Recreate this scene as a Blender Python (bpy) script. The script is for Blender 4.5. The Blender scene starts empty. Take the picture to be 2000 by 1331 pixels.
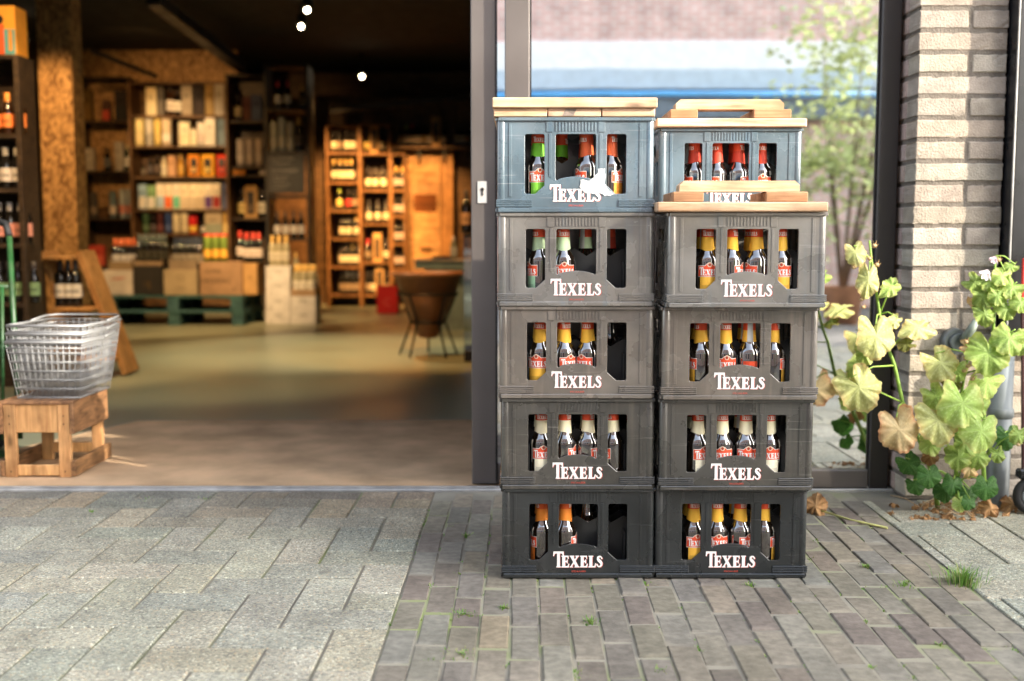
import bpy, bmesh, math, random
from mathutils import Vector, Matrix
R = math.radians
rnd = random.Random(7)
sc = bpy.context.scene
COL = sc.collection

# ------------------------------------------------------------------ camera model (used to measure the place)
FPX, CZ, PIT = 2222.0, 0.908, R(5.4)
SP, CP = math.sin(PIT), math.cos(PIT)

def P(px, py, Y):
    a = (px - 1000) / FPX; b = (665.5 - py) / FPX
    dy = CP + b * SP; dz = -SP + b * CP
    t = Y / dy
    return Vector((a * t, Y, CZ + dz * t))

def G(px, py, z=0.0):
    a = (px - 1000) / FPX; b = (665.5 - py) / FPX
    dy = CP + b * SP; dz = -SP + b * CP
    t = (z - CZ) / dz
    return Vector((a * t, dy * t, z))

def M(Y, Z=0.9):                       # metres per photo pixel at depth Y
    return (Y * CP - (Z - CZ) * SP) / FPX

# ------------------------------------------------------------------ materials
MATS = {}
def nodes_of(name):
    m = bpy.data.materials.new(name); m.use_nodes = True
    nt = m.node_tree
    return m, nt, nt.nodes, nt.links, nt.nodes['Principled BSDF']

def obj_space(N, L, tc):
    oi = N.new('ShaderNodeObjectInfo'); va = N.new('ShaderNodeVectorMath'); va.operation = 'MULTIPLY_ADD'
    va.inputs[1].default_value = (1, 1, 1); L.new(tc.outputs['Object'], va.inputs[0]); L.new(oi.outputs['Location'], va.inputs[2])
    vb = N.new('ShaderNodeVectorMath'); vb.operation = 'ADD'; L.new(va.outputs[0], vb.inputs[0]); L.new(oi.outputs['Random'], vb.inputs[1])
    return vb.outputs[0]

def mat(name, col=(1, 1, 1), rough=.6, metal=0, vc=False, var=.25, scale=8, bump=0, bscale=60, spec=.5, coat=0, stretch=None, dirt=None, dirt_amt=.5, rvar=0.1, transl=None, scuff=None):
    """Principled with two octaves of tint noise, optional vertex colour, bump and dirt."""
    m, nt, N, L, b = nodes_of(name)
    tc = N.new('ShaderNodeTexCoord'); src = obj_space(N, L, tc)
    osrc = src
    if stretch:
        mp = N.new('ShaderNodeMapping'); mp.inputs['Scale'].default_value = stretch
        L.new(src, mp.inputs[0]); src = mp.outputs[0]
    n1 = N.new('ShaderNodeTexNoise'); n1.inputs['Scale'].default_value = scale; n1.inputs['Detail'].default_value = 6
    L.new(src, n1.inputs['Vector'])
    mr = N.new('ShaderNodeMapRange'); mr.inputs[1].default_value = .3; mr.inputs[2].default_value = .7
    mr.inputs[3].default_value = 1 - var; mr.inputs[4].default_value = 1 + var
    L.new(n1.outputs[0], mr.inputs[0])
    mix = N.new('ShaderNodeMix'); mix.data_type = 'RGBA'; mix.blend_type = 'MULTIPLY'; mix.inputs[0].default_value = 1
    if vc:
        at = N.new('ShaderNodeVertexColor'); at.layer_name = 'Col'
        L.new(at.outputs[0], mix.inputs[6])
    else:
        mix.inputs[6].default_value = (*col, 1)
    L.new(mr.outputs[0], mix.inputs[7])
    out = mix.outputs[2]
    if dirt:
        n2 = N.new('ShaderNodeTexNoise'); n2.inputs['Scale'].default_value = scale * .37; n2.inputs['Detail'].default_value = 9
        n2.inputs['Roughness'].default_value = .7
        L.new(osrc, n2.inputs['Vector'])
        r2 = N.new('ShaderNodeMapRange'); r2.inputs[1].default_value = .45; r2.inputs[2].default_value = .75
        r2.inputs[3].default_value = 0; r2.inputs[4].default_value = dirt_amt
        L.new(n2.outputs[0], r2.inputs[0])
        mx = N.new('ShaderNodeMix'); mx.data_type = 'RGBA'
        L.new(r2.outputs[0], mx.inputs[0]); L.new(out, mx.inputs[6]); mx.inputs[7].default_value = (*dirt, 1)
        out = mx.outputs[2]
    if scuff:                          # run-off streaks and fine scratches
        for k, (st, lo, hi, amt) in enumerate((((22, 22, 1.3), .55, .78, .45), ((3, 3, 70), .64, .74, .5), ((40, 40, 9), .66, .74, .35))):
            mp2 = N.new('ShaderNodeMapping'); mp2.inputs['Scale'].default_value = st; mp2.inputs['Rotation'].default_value = (0, .35 * (k == 1), 0)
            L.new(osrc, mp2.inputs[0]); ns = N.new('ShaderNodeTexNoise'); ns.inputs['Scale'].default_value = 2; ns.inputs['Detail'].default_value = 5
            L.new(mp2.outputs[0], ns.inputs['Vector'])
            rs = N.new('ShaderNodeMapRange'); rs.inputs[1].default_value = lo; rs.inputs[2].default_value = hi; rs.inputs[3].default_value = 0; rs.inputs[4].default_value = amt
            L.new(ns.outputs[0], rs.inputs[0]); ms2 = N.new('ShaderNodeMix'); ms2.data_type = 'RGBA'
            L.new(rs.outputs[0], ms2.inputs[0]); L.new(out, ms2.inputs[6]); ms2.inputs[7].default_value = (*scuff[k], 1); out = ms2.outputs[2]
    L.new(out, b.inputs['Base Color'])
    b.inputs['Metallic'].default_value = metal
    b.inputs['Specular IOR Level'].default_value = spec
    b.inputs['Coat Weight'].default_value = coat
    rr = N.new('ShaderNodeMapRange'); rr.inputs[1].default_value = .3; rr.inputs[2].default_value = .7
    rr.inputs[3].default_value = max(.02, rough - rvar); rr.inputs[4].default_value = min(1, rough + rvar)
    L.new(n1.outputs[0], rr.inputs[0]); L.new(rr.outputs[0], b.inputs['Roughness'])
    if bump:
        n3 = N.new('ShaderNodeTexNoise'); n3.inputs['Scale'].default_value = bscale; n3.inputs['Detail'].default_value = 5
        L.new(src, n3.inputs['Vector'])
        bp = N.new('ShaderNodeBump'); bp.inputs['Strength'].default_value = bump; bp.inputs['Distance'].default_value = .01
        L.new(n3.outputs[0], bp.inputs['Height']); L.new(bp.outputs[0], b.inputs['Normal'])
    if transl:
        tr = N.new('ShaderNodeBsdfTranslucent'); L.new(out, tr.inputs[0])
        ms = N.new('ShaderNodeMixShader'); ms.inputs[0].default_value = transl
        L.new(b.outputs[0], ms.inputs[1]); L.new(tr.outputs[0], ms.inputs[2])
        L.new(ms.outputs[0], N['Material Output'].inputs[0])
    MATS[name] = m
    return m

def wood(name, c1, c2, rough=.6, grain=(3, 30, 30), knots=True, spec=.3):
    m, nt, N, L, b = nodes_of(name)
    tc = N.new('ShaderNodeTexCoord'); mp = N.new('ShaderNodeMapping'); mp.inputs['Scale'].default_value = grain
    L.new(obj_space(N, L, tc), mp.inputs[0])
    n = N.new('ShaderNodeTexNoise'); n.inputs['Scale'].default_value = 2.2; n.inputs['Detail'].default_value = 8; n.inputs['Distortion'].default_value = 1.2
    L.new(mp.outputs[0], n.inputs['Vector'])
    cr = N.new('ShaderNodeValToRGB'); e = cr.color_ramp.elements
    e[0].position = .32; e[0].color = (*c1, 1); e[1].position = .68; e[1].color = (*c2, 1)
    L.new(n.outputs[0], cr.inputs[0])
    at = N.new('ShaderNodeVertexColor'); at.layer_name = 'Col'
    mx = N.new('ShaderNodeMix'); mx.data_type = 'RGBA'; mx.blend_type = 'MULTIPLY'; mx.inputs[0].default_value = 1
    L.new(cr.outputs[0], mx.inputs[6]); L.new(at.outputs[0], mx.inputs[7])
    mpk = N.new('ShaderNodeMapping'); mpk.inputs['Scale'].default_value = tuple(max(4, g_ * .45) for g_ in grain); L.new(obj_space(N, L, tc), mpk.inputs[0])
    vk = N.new('ShaderNodeTexVoronoi'); vk.inputs['Scale'].default_value = 1.3; L.new(mpk.outputs[0], vk.inputs['Vector'])
    rk = N.new('ShaderNodeMapRange'); rk.inputs[1].default_value = .05; rk.inputs[2].default_value = .17; rk.inputs[3].default_value = .42; rk.inputs[4].default_value = 1; L.new(vk.outputs['Distance'], rk.inputs[0])
    nd = N.new('ShaderNodeTexNoise'); nd.inputs['Scale'].default_value = 11; nd.inputs['Detail'].default_value = 6; L.new(obj_space(N, L, tc), nd.inputs[0])
    rd_ = N.new('ShaderNodeMapRange'); rd_.inputs[1].default_value = .35; rd_.inputs[2].default_value = .6; rd_.inputs[3].default_value = .72; rd_.inputs[4].default_value = 1.05; L.new(nd.outputs[0], rd_.inputs[0])
    mk = N.new('ShaderNodeMath'); mk.operation = 'MULTIPLY'; L.new(rk.outputs[0], mk.inputs[0]); L.new(rd_.outputs[0], mk.inputs[1])
    mxk = N.new('ShaderNodeMix'); mxk.data_type = 'RGBA'; mxk.blend_type = 'MULTIPLY'; mxk.inputs[0].default_value = 1
    L.new(mx.outputs[2], mxk.inputs[6]); L.new(mk.outputs[0], mxk.inputs[7])
    L.new(mxk.outputs[2], b.inputs['Base Color'])
    b.inputs['Roughness'].default_value = rough; b.inputs['Specular IOR Level'].default_value = spec
    bp = N.new('ShaderNodeBump'); bp.inputs['Strength'].default_value = .25; bp.inputs['Distance'].default_value = .004
    L.new(n.outputs[0], bp.inputs['Height']); L.new(bp.outputs[0], b.inputs['Normal'])
    return m

def osb(name):
    m, nt, N, L, b = nodes_of(name)
    tc = N.new('ShaderNodeTexCoord')
    v = N.new('ShaderNodeTexVoronoi'); v.inputs['Scale'].default_value = 42
    mp = N.new('ShaderNodeMapping'); mp.inputs['Scale'].default_value = (1.6, 1, .8); mp.inputs['Rotation'].default_value = (.3, .5, .4)
    n0 = N.new('ShaderNodeTexNoise'); n0.inputs['Scale'].default_value = 9
    L.new(tc.outputs['Object'], mp.inputs[0])
    mx0 = N.new('ShaderNodeMix'); mx0.data_type = 'RGBA'; mx0.inputs[0].default_value = .12
    L.new(mp.outputs[0], mx0.inputs[6]); L.new(tc.outputs['Object'], n0.inputs[0]); L.new(n0.outputs[1], mx0.inputs[7])
    L.new(mx0.outputs[2], v.inputs['Vector'])
    cr = N.new('ShaderNodeValToRGB'); e = cr.color_ramp.elements
    e[0].position = .1; e[0].color = (.20, .10, .035, 1); e[1].position = .9; e[1].color = (.62, .38, .16, 1)
    sp = N.new('ShaderNodeSeparateColor'); L.new(v.outputs['Color'], sp.inputs[0]); L.new(sp.outputs[0], cr.inputs[0])
    L.new(cr.outputs[0], b.inputs['Base Color']); b.inputs['Roughness'].default_value = .6
    return m

def emit(name, col, s):
    m, nt, N, L, b = nodes_of(name)
    b.inputs['Base Color'].default_value = (0, 0, 0, 1)
    b.inputs['Emission Color'].default_value = (*col, 1); b.inputs['Emission Strength'].default_value = s
    return m

def glass_pane(name, refl=.5, tint=(.5, .55, .55)):
    m, nt, N, L, b = nodes_of(name); N.remove(b)
    g = N.new('ShaderNodeBsdfGlossy'); g.inputs['Roughness'].default_value = .012
    g.inputs['Color'].default_value = (1, 1, 1, 1)
    t = N.new('ShaderNodeBsdfTransparent'); t.inputs[0].default_value = (*tint, 1)
    fr = N.new('ShaderNodeLayerWeight'); fr.inputs[0].default_value = .3
    mr = N.new('ShaderNodeMapRange'); mr.inputs[3].default_value = refl; mr.inputs[4].default_value = .95
    L.new(fr.outputs['Facing'], mr.inputs[0])
    n = N.new('ShaderNodeTexNoise'); n.inputs['Scale'].default_value = 1.3
    tc = N.new('ShaderNodeTexCoord'); L.new(tc.outputs['Object'], n.inputs[0])
    bp = N.new('ShaderNodeBump'); bp.inputs['Strength'].default_value = .05; bp.inputs['Distance'].default_value = .02
    L.new(n.outputs[0], bp.inputs['Height']); L.new(bp.outputs[0], g.inputs['Normal'])
    ms = N.new('ShaderNodeMixShader'); L.new(mr.outputs[0], ms.inputs[0]); L.new(t.outputs[0], ms.inputs[1]); L.new(g.outputs[0], ms.inputs[2])
    L.new(ms.outputs[0], N['Material Output'].inputs[0])
    return m

def brick_mat(name, c1, c2, mortar, w=.22, h=.0625, ms=.010, rough=.85, axis='XZ'):
    m, nt, N, L, b = nodes_of(name)
    tc = N.new('ShaderNodeTexCoord'); sx = N.new('ShaderNodeSeparateXYZ'); cx = N.new('ShaderNodeCombineXYZ')
    L.new(tc.outputs['Object'], sx.inputs[0]); L.new(sx.outputs[0 if axis[0] == 'X' else 1], cx.inputs[0]); L.new(sx.outputs[2 if axis[1] == 'Z' else 1], cx.inputs[1])
    bt = N.new('ShaderNodeTexBrick'); bt.inputs['Scale'].default_value = 1
    bt.inputs['Brick Width'].default_value = w; bt.inputs['Row Height'].default_value = h; bt.inputs['Mortar Size'].default_value = ms
    bt.inputs['Color1'].default_value = (*c1, 1); bt.inputs['Color2'].default_value = (*c2, 1); bt.inputs['Mortar'].default_value = (*mortar, 1)
    bt.inputs['Mortar Smooth'].default_value = .2
    L.new(cx.outputs[0], bt.inputs['Vector'])
    n = N.new('ShaderNodeTexNoise'); n.inputs['Scale'].default_value = 3; n.inputs['Detail'].default_value = 8; L.new(tc.outputs['Object'], n.inputs[0])
    mr = N.new('ShaderNodeMapRange'); mr.inputs[1].default_value = .3; mr.inputs[2].default_value = .7; mr.inputs[3].default_value = .7; mr.inputs[4].default_value = 1.25
    L.new(n.outputs[0], mr.inputs[0])
    mx = N.new('ShaderNodeMix'); mx.data_type = 'RGBA'; mx.blend_type = 'MULTIPLY'; mx.inputs[0].default_value = 1
    L.new(bt.outputs[0], mx.inputs[6]); L.new(mr.outputs[0], mx.inputs[7])
    L.new(mx.outputs[2], b.inputs['Base Color']); b.inputs['Roughness'].default_value = rough; b.inputs['Specular IOR Level'].default_value = .2
    bp = N.new('ShaderNodeBump'); bp.inputs['Strength'].default_value = .5; bp.inputs['Distance'].default_value = .008; bp.invert = True
    L.new(bt.outputs['Fac'], bp.inputs['Height']); L.new(bp.outputs[0], b.inputs['Normal'])
    return m

# ------------------------------------------------------------------ mesh builder
W = (1, 1, 1)
class MB:
    def __init__(s): s.v = []; s.f = []; s.c = []; s.sm = []
    def add(s, vs, fs, col=W, smooth=False):
        o = len(s.v); s.v += [tuple(v) for v in vs]
        for f in fs: s.f.append([i + o for i in f]); s.c.append(col); s.sm.append(smooth)
    def box(s, x0, x1, y0, y1, z0, z1, col=W, ch=0.0, mtx=None):
        c = Vector(((x0 + x1) / 2, (y0 + y1) / 2, (z0 + z1) / 2)); h = Vector((abs(x1 - x0) / 2, abs(y1 - y0) / 2, abs(z1 - z0) / 2))
        s.obox(c, h, col, ch, mtx)
    def obox(s, c, h, col=W, ch=0.0, mtx=None):
        ch = min(ch, h[0] * .49, h[1] * .49, h[2] * .49)
        sg = [(a, b, d) for a in (-1, 1) for b in (-1, 1) for d in (-1, 1)]
        if ch <= 0:
            vs = [Vector((a * h[0], b * h[1], d * h[2])) for a, b, d in sg]
            fs = [(0, 1, 3, 2), (4, 6, 7, 5), (0, 4, 5, 1), (2, 3, 7, 6), (0, 2, 6, 4), (1, 5, 7, 3)]
        else:
            vs = []; ix = {}
            for g in sg:
                for a in range(3):
                    p = [g[i] * (h[i] - (0 if i == a else ch)) for i in range(3)]
                    ix[(g, a)] = len(vs); vs.append(Vector(p))
            fs = []
            for a in range(3):
                o1, o2 = [i for i in range(3) if i != a]
                for sgn in (-1, 1):
                    q = []
                    for p1, p2 in ((-1, -1), (1, -1), (1, 1), (-1, 1)):
                        g = [0, 0, 0]; g[a] = sgn; g[o1] = p1; g[o2] = p2; q.append(ix[(tuple(g), a)])
                    fs.append(q)
                for p1 in (-1, 1):
                    for p2 in (-1, 1):
                        g1 = [0, 0, 0]; g1[a] = -1; g1[o1] = p1; g1[o2] = p2; g2 = list(g1); g2[a] = 1
                        fs.append((ix[(tuple(g1), o1)], ix[(tuple(g2), o1)], ix[(tuple(g2), o2)], ix[(tuple(g1), o2)]))
            for g in sg: fs.append((ix[(g, 0)], ix[(g, 1)], ix[(g, 2)]))
        if mtx is not None: vs = [mtx @ v for v in vs]
        s.add([v + Vector(c) for v in vs], fs, col)
    def bar(s, p0, p1, w, t, col=W, ch=0.0, up=(0, 0, 1)):
        """rectangular bar between two points: w across, t along 'up'."""
        p0 = Vector(p0); p1 = Vector(p1); d = p1 - p0; ln = d.length; d.normalize()
        u = Vector(up); x = u.cross(d)
        if x.length < 1e-4: x = Vector((1, 0, 0)).cross(d)
        x.normalize(); u = d.cross(x)
        m = Matrix((x, d, u)).transposed()
        s.obox((p0 + p1) / 2, Vector((w / 2, ln / 2, t / 2)), col, ch, m)
    def tube(s, pts, r, seg=8, col=W, cap=True, smooth=True):
        pts = [Vector(p) for p in pts]; n = len(pts)
        rr = r if isinstance(r, (list, tuple)) else [r] * n
        vs = []; prev = None
        for i, p in enumerate(pts):
            d = (pts[min(i + 1, n - 1)] - pts[max(i - 1, 0)])
            if d.length < 1e-9: d = Vector((0, 0, 1))
            d.normalize()
            if prev is None:
                a = Vector((0, 0, 1)) if abs(d.z) < .9 else Vector((1, 0, 0)); x = a.cross(d)
            else:
                x = prev - d * prev.dot(d)
            x.normalize(); prev = x; y = d.cross(x)
            for k in range(seg):
                t = 2 * math.pi * k / seg
                vs.append(p + (x * math.cos(t) + y * math.sin(t)) * rr[i])
        fs = []
        for i in range(n - 1):
            for k in range(seg):
                k2 = (k + 1) % seg
                fs.append((i * seg + k, i * seg + k2, (i + 1) * seg + k2, (i + 1) * seg + k))
        s.add(vs, fs, col, smooth)
        if cap:
            o = len(s.v) - len(vs)
            s.f.append([o + k for k in range(seg)][::-1]); s.c.append(col); s.sm.append(False)
            s.f.append([o + (n - 1) * seg + k for k in range(seg)]); s.c.append(col); s.sm.append(False)
    def lathe(s, prof, seg=20, c=(0, 0, 0), col=W, a0=0, a1=2 * math.pi, cols=None, smooth=True):
        full = abs(a1 - a0 - 2 * math.pi) < 1e-6
        n = seg if full else seg + 1
        vs = []
        for (r, z) in prof:
            for k in range(n):
                t = a0 + (a1 - a0) * k / seg
                vs.append((c[0] + r * math.sin(t), c[1] - r * math.cos(t), c[2] + z))
        for i in range(len(prof) - 1):
            fs = []
            for k in range(seg):
                k2 = (k + 1) % n if full else k + 1
                fs.append((i * n + k, i * n + k2, (i + 1) * n + k2, (i + 1) * n + k))
            if i == 0:
                s.add(vs, fs, cols[i] if cols else col, smooth); o = len(s.v) - len(vs)
            else:
                for f in fs: s.f.append([o + q for q in f]); s.c.append(cols[i] if cols else col); s.sm.append(smooth)
    def build(s, name, m, parent=None, loc=None, recalc=True, auto=True):
        me = bpy.data.meshes.new(name)
        me.from_pydata(s.v, [], s.f); me.update()
        if recalc:
            bm = bmesh.new(); bm.from_mesh(me); bmesh.ops.recalc_face_normals(bm, faces=bm.faces); bm.to_mesh(me); bm.free()
        a = me.color_attributes.new('Col', 'FLOAT_COLOR', 'CORNER')
        buf = []
        for p in me.polygons:
            c = s.c[p.index]
            p.use_smooth = s.sm[p.index]
            for _ in range(p.loop_total): buf += [c[0], c[1], c[2], 1.0]
        a.data.foreach_set('color', buf)
        if any(s.sm) : pass
        me.materials.append(m)
        o = bpy.data.objects.new(name, me); COL.objects.link(o)
        if parent is not None: o.parent = parent
        if loc is not None: o.location = loc
        return o

def empty(name, loc=(0, 0, 0), rz=0):
    o = bpy.data.objects.new(name, None); o.empty_display_size = .05; COL.objects.link(o)
    o.location = loc; o.rotation_euler = (0, 0, rz); return o
def tag(o, label=None, cat=None, group=None, kind=None):
    if label:
        o['label'] = label
    if cat: o['category'] = cat
    if group: o['group'] = group
    if kind: o['kind'] = kind
    return o
def thing(name, label, cat, loc=(0, 0, 0), rz=0, group=None):
    return tag(empty(name, loc, rz), label, cat, group)
def copy_tree(o, parent=None):
    c = o.copy(); COL.objects.link(c); c.parent = parent
    for ch in list(o.children): copy_tree(ch, c)
    return c

DG = None
def curve_mesh(splines, extrude=0.0, bevel=0.0, name='panel', res=1):
    """filled 2-D outline (holes allowed) -> mesh in its own XY plane"""
    cu = bpy.data.curves.new(name, 'CURVE'); cu.dimensions = '2D'; cu.fill_mode = 'BOTH'
    cu.extrude = extrude; cu.bevel_depth = bevel; cu.bevel_resolution = res
    for sp in splines:
        q = cu.splines.new('POLY'); q.points.add(len(sp) - 1)
        for i, (x, y) in enumerate(sp): q.points[i].co = (x, y, 0, 1)
        q.use_cyclic_u = True
    o = bpy.data.objects.new(name, cu); COL.objects.link(o)
    dg = bpy.context.evaluated_depsgraph_get()
    me = bpy.data.meshes.new_from_object(o.evaluated_get(dg), depsgraph=dg)
    bpy.data.objects.remove(o); bpy.data.curves.remove(cu)
    return me
def text_mesh(txt, size):
    cu = bpy.data.curves.new('lettering', 'FONT'); cu.body = txt; cu.size = size; cu.align_x = 'CENTER'; cu.resolution_u = 3
    o = bpy.data.objects.new('lettering', cu); COL.objects.link(o)
    dg = bpy.context.evaluated_depsgraph_get()
    me = bpy.data.meshes.new_from_object(o.evaluated_get(dg), depsgraph=dg)
    bpy.data.objects.remove(o); bpy.data.curves.remove(cu)
    return me
def mesh_into(mb, me, f, col=W):
    """append mesh me to builder, mapping each vertex with f"""
    mb.add([f(v.co) for v in me.vertices], [tuple(p.vertices) for p in me.polygons], col)

# ------------------------------------------------------------------ material set
PLK = dict(rough=.26, var=.3, scale=9, bump=.10, bscale=38, rvar=.12)
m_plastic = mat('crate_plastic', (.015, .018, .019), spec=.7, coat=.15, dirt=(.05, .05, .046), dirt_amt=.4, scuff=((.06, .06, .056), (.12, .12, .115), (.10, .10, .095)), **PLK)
m_plastic_low = mat('crate_plastic_faint_reflection', (.042, .041, .036), spec=.9, coat=.3, dirt=(.13, .115, .092), dirt_amt=.45, scuff=((.14, .12, .095), (.20, .19, .17), (.18, .17, .15)), **PLK)  # this and the next three: reflections up the stacks painted into the plastic
m_plastic_mid = mat('crate_plastic_brown_reflection', (.122, .108, .090), spec=1.0, coat=.4, dirt=(.23, .18, .135), dirt_amt=.5, scuff=((.28, .22, .17), (.32, .28, .24), (.07, .06, .05)), **PLK)
m_plastic_grey = mat('crate_plastic_grey_reflection', (.158, .150, .134), spec=1.0, coat=.4, dirt=(.28, .24, .19), dirt_amt=.5, scuff=((.12, .17, .20), (.34, .32, .29), (.09, .085, .08)), **PLK)
m_plastic_blue = mat('crate_plastic_blue_reflection', (.080, .122, .148), spec=1.0, coat=.5, dirt=(.20, .20, .21), dirt_amt=.55, scuff=((.05, .12, .20), (.32, .34, .36), (.06, .07, .08)), **PLK)
m_divider = mat('divider_plastic', (.04, .043, .043), rough=.4, var=.2)
m_white = mat('white_print', (.82, .81, .78), rough=.5, var=.08, scale=60)
m_redprint = mat('red_print', (.55, .07, .04), rough=.5, var=.1)
m_paint = mat('vertex_paint', vc=True, rough=.45, var=.10, scale=20)
m_paper = mat('vertex_paper', vc=True, rough=.55, var=.08, scale=30, spec=.3)
m_card = mat('cardboard', vc=True, rough=.85, var=.15, scale=9, spec=.15)
m_glassb = mat('brown_bottle_glass', (.012, .007, .004), rough=.035, var=.1, spec=1.0, rvar=.015, coat=1.0)
MATS['brown_bottle_glass'].node_tree.nodes['Principled BSDF'].inputs['Coat IOR'].default_value = 2.2
m_glassw = mat('dark_bottle_glass', vc=True, rough=.08, var=.1, spec=.7, rvar=.03)
m_alu = mat('brown_aluminium', (.135, .118, .108), rough=.38, metal=.3, var=.12, scale=3, bump=.02, bscale=300, spec=.6, dirt=(.16, .14, .125), dirt_amt=.35)
m_alurail = mat('worn_aluminium', (.44, .43, .41), rough=.5, metal=.6, var=.25, scale=15)
m_chrome = mat('bright_wire', (.27, .27, .265), rough=.45, metal=.35, var=.15)
m_zinc = mat('zinc', (.17, .19, .195), rough=.5, metal=.4, var=.35, scale=6, dirt=(.12, .12, .11), dirt_amt=.5)
m_black = mat('black_lacquer', (.010, .010, .011), rough=.3, var=.2, spec=.5)
m_iron = mat('black_iron', (.015, .014, .013), rough=.5, metal=.4, var=.3)
m_green = mat('green_steel', (.016, .075, .02), rough=.4, var=.3, scale=12, dirt=(.12, .10, .07), dirt_amt=.5)
m_lid = wood('pallet_wood', (.50, .31, .19), (.76, .56, .40), rough=.7, grain=(2, 26, 26))
m_stool = wood('stool_pine', (.40, .20, .075), (.66, .38, .16), rough=.5, grain=(22, 22, 2.5))
m_stool_old = wood('old_crate_wood', (.12, .06, .028), (.36, .19, .09), rough=.6, grain=(20, 3, 20))
m_board = wood('warm_pine', (.36, .17, .055), (.62, .34, .13), rough=.5, grain=(20, 20, 2))
m_panel = wood('crate_panel_wood', (.38, .19, .07), (.66, .40, .18), rough=.55, grain=(2, 20, 20))
m_dark_wood = wood('dark_stained_wood', (.022, .015, .010), (.07, .045, .028), rough=.5, grain=(2, 20, 20))
m_shelf = wood('brown_shelf_wood', (.07, .035, .015), (.20, .11, .05), rough=.5, grain=(2, 20, 20))
m_teal = wood('teal_pallet_wood', (.018, .065, .075), (.07, .165, .175), rough=.8, grain=(2, 20, 20))
m_osb = osb('strand_board')
m_mat_ = mat('coir', (.62, .42, .25), rough=1, var=.22, scale=5, bump=.8, bscale=420, spec=.05, dirt=(.60, .44, .29), dirt_amt=.25)
m_floor = mat('poured_floor', (.245, .255, .175), rough=.36, var=.12, scale=1.2, spec=.6, rvar=.06)
m_ceil = mat('black_ceiling', (.012, .011, .010), rough=.9, var=.2)
m_inwall = mat('dark_inner_wall', (.05, .032, .02), rough=.8, var=.3, scale=3)
m_lamp = emit('lamp_glow', (1, .80, .52), 60)
m_glass = glass_pane('reflecting_shop_glass', .90, (.06, .065, .065))
m_glass2 = glass_pane('clear_case_glass', .12, (.85, .92, .9))
m_leafmat = mat('leaf', vc=True, rough=.55, var=.12, scale=40, bump=.45, bscale=75, transl=.45, spec=.35)
m_stem = mat('plant_stem', vc=True, rough=.6, var=.2, scale=40)
m_petal = mat('petal', vc=True, rough=.6, var=.05, transl=.4)
m_dry = mat('dry_leaf', vc=True, rough=.8, var=.25, scale=60, transl=.2)
m_rubber = mat('tyre_rubber', (.012, .012, .012), rough=.7, var=.2)
m_wick = None

# wicker: wave weave
def wicker():
    m, nt, N, L, b = nodes_of('wicker')
    tc = N.new('ShaderNodeTexCoord')
    w1 = N.new('ShaderNodeTexWave'); w1.bands_direction = 'Z'; w1.inputs['Scale'].default_value = 22; w1.inputs['Distortion'].default_value = 1.5
    L.new(tc.outputs['Object'], w1.inputs[0])
    cr = N.new('ShaderNodeValToRGB'); e = cr.color_ramp.elements
    e[0].color = (.13, .045, .014, 1); e[1].color = (.46, .19, .065, 1)
    L.new(w1.outputs[0], cr.inputs[0]); L.new(cr.outputs[0], b.inputs['Base Color']); b.inputs['Roughness'].default_value = .45
    bp = N.new('ShaderNodeBump'); bp.inputs['Strength'].default_value = .7; bp.inputs['Distance'].default_value = .01
    L.new(w1.outputs[0], bp.inputs['Height']); L.new(bp.outputs[0], b.inputs['Normal'])
    return m
m_wick = wicker()

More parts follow.
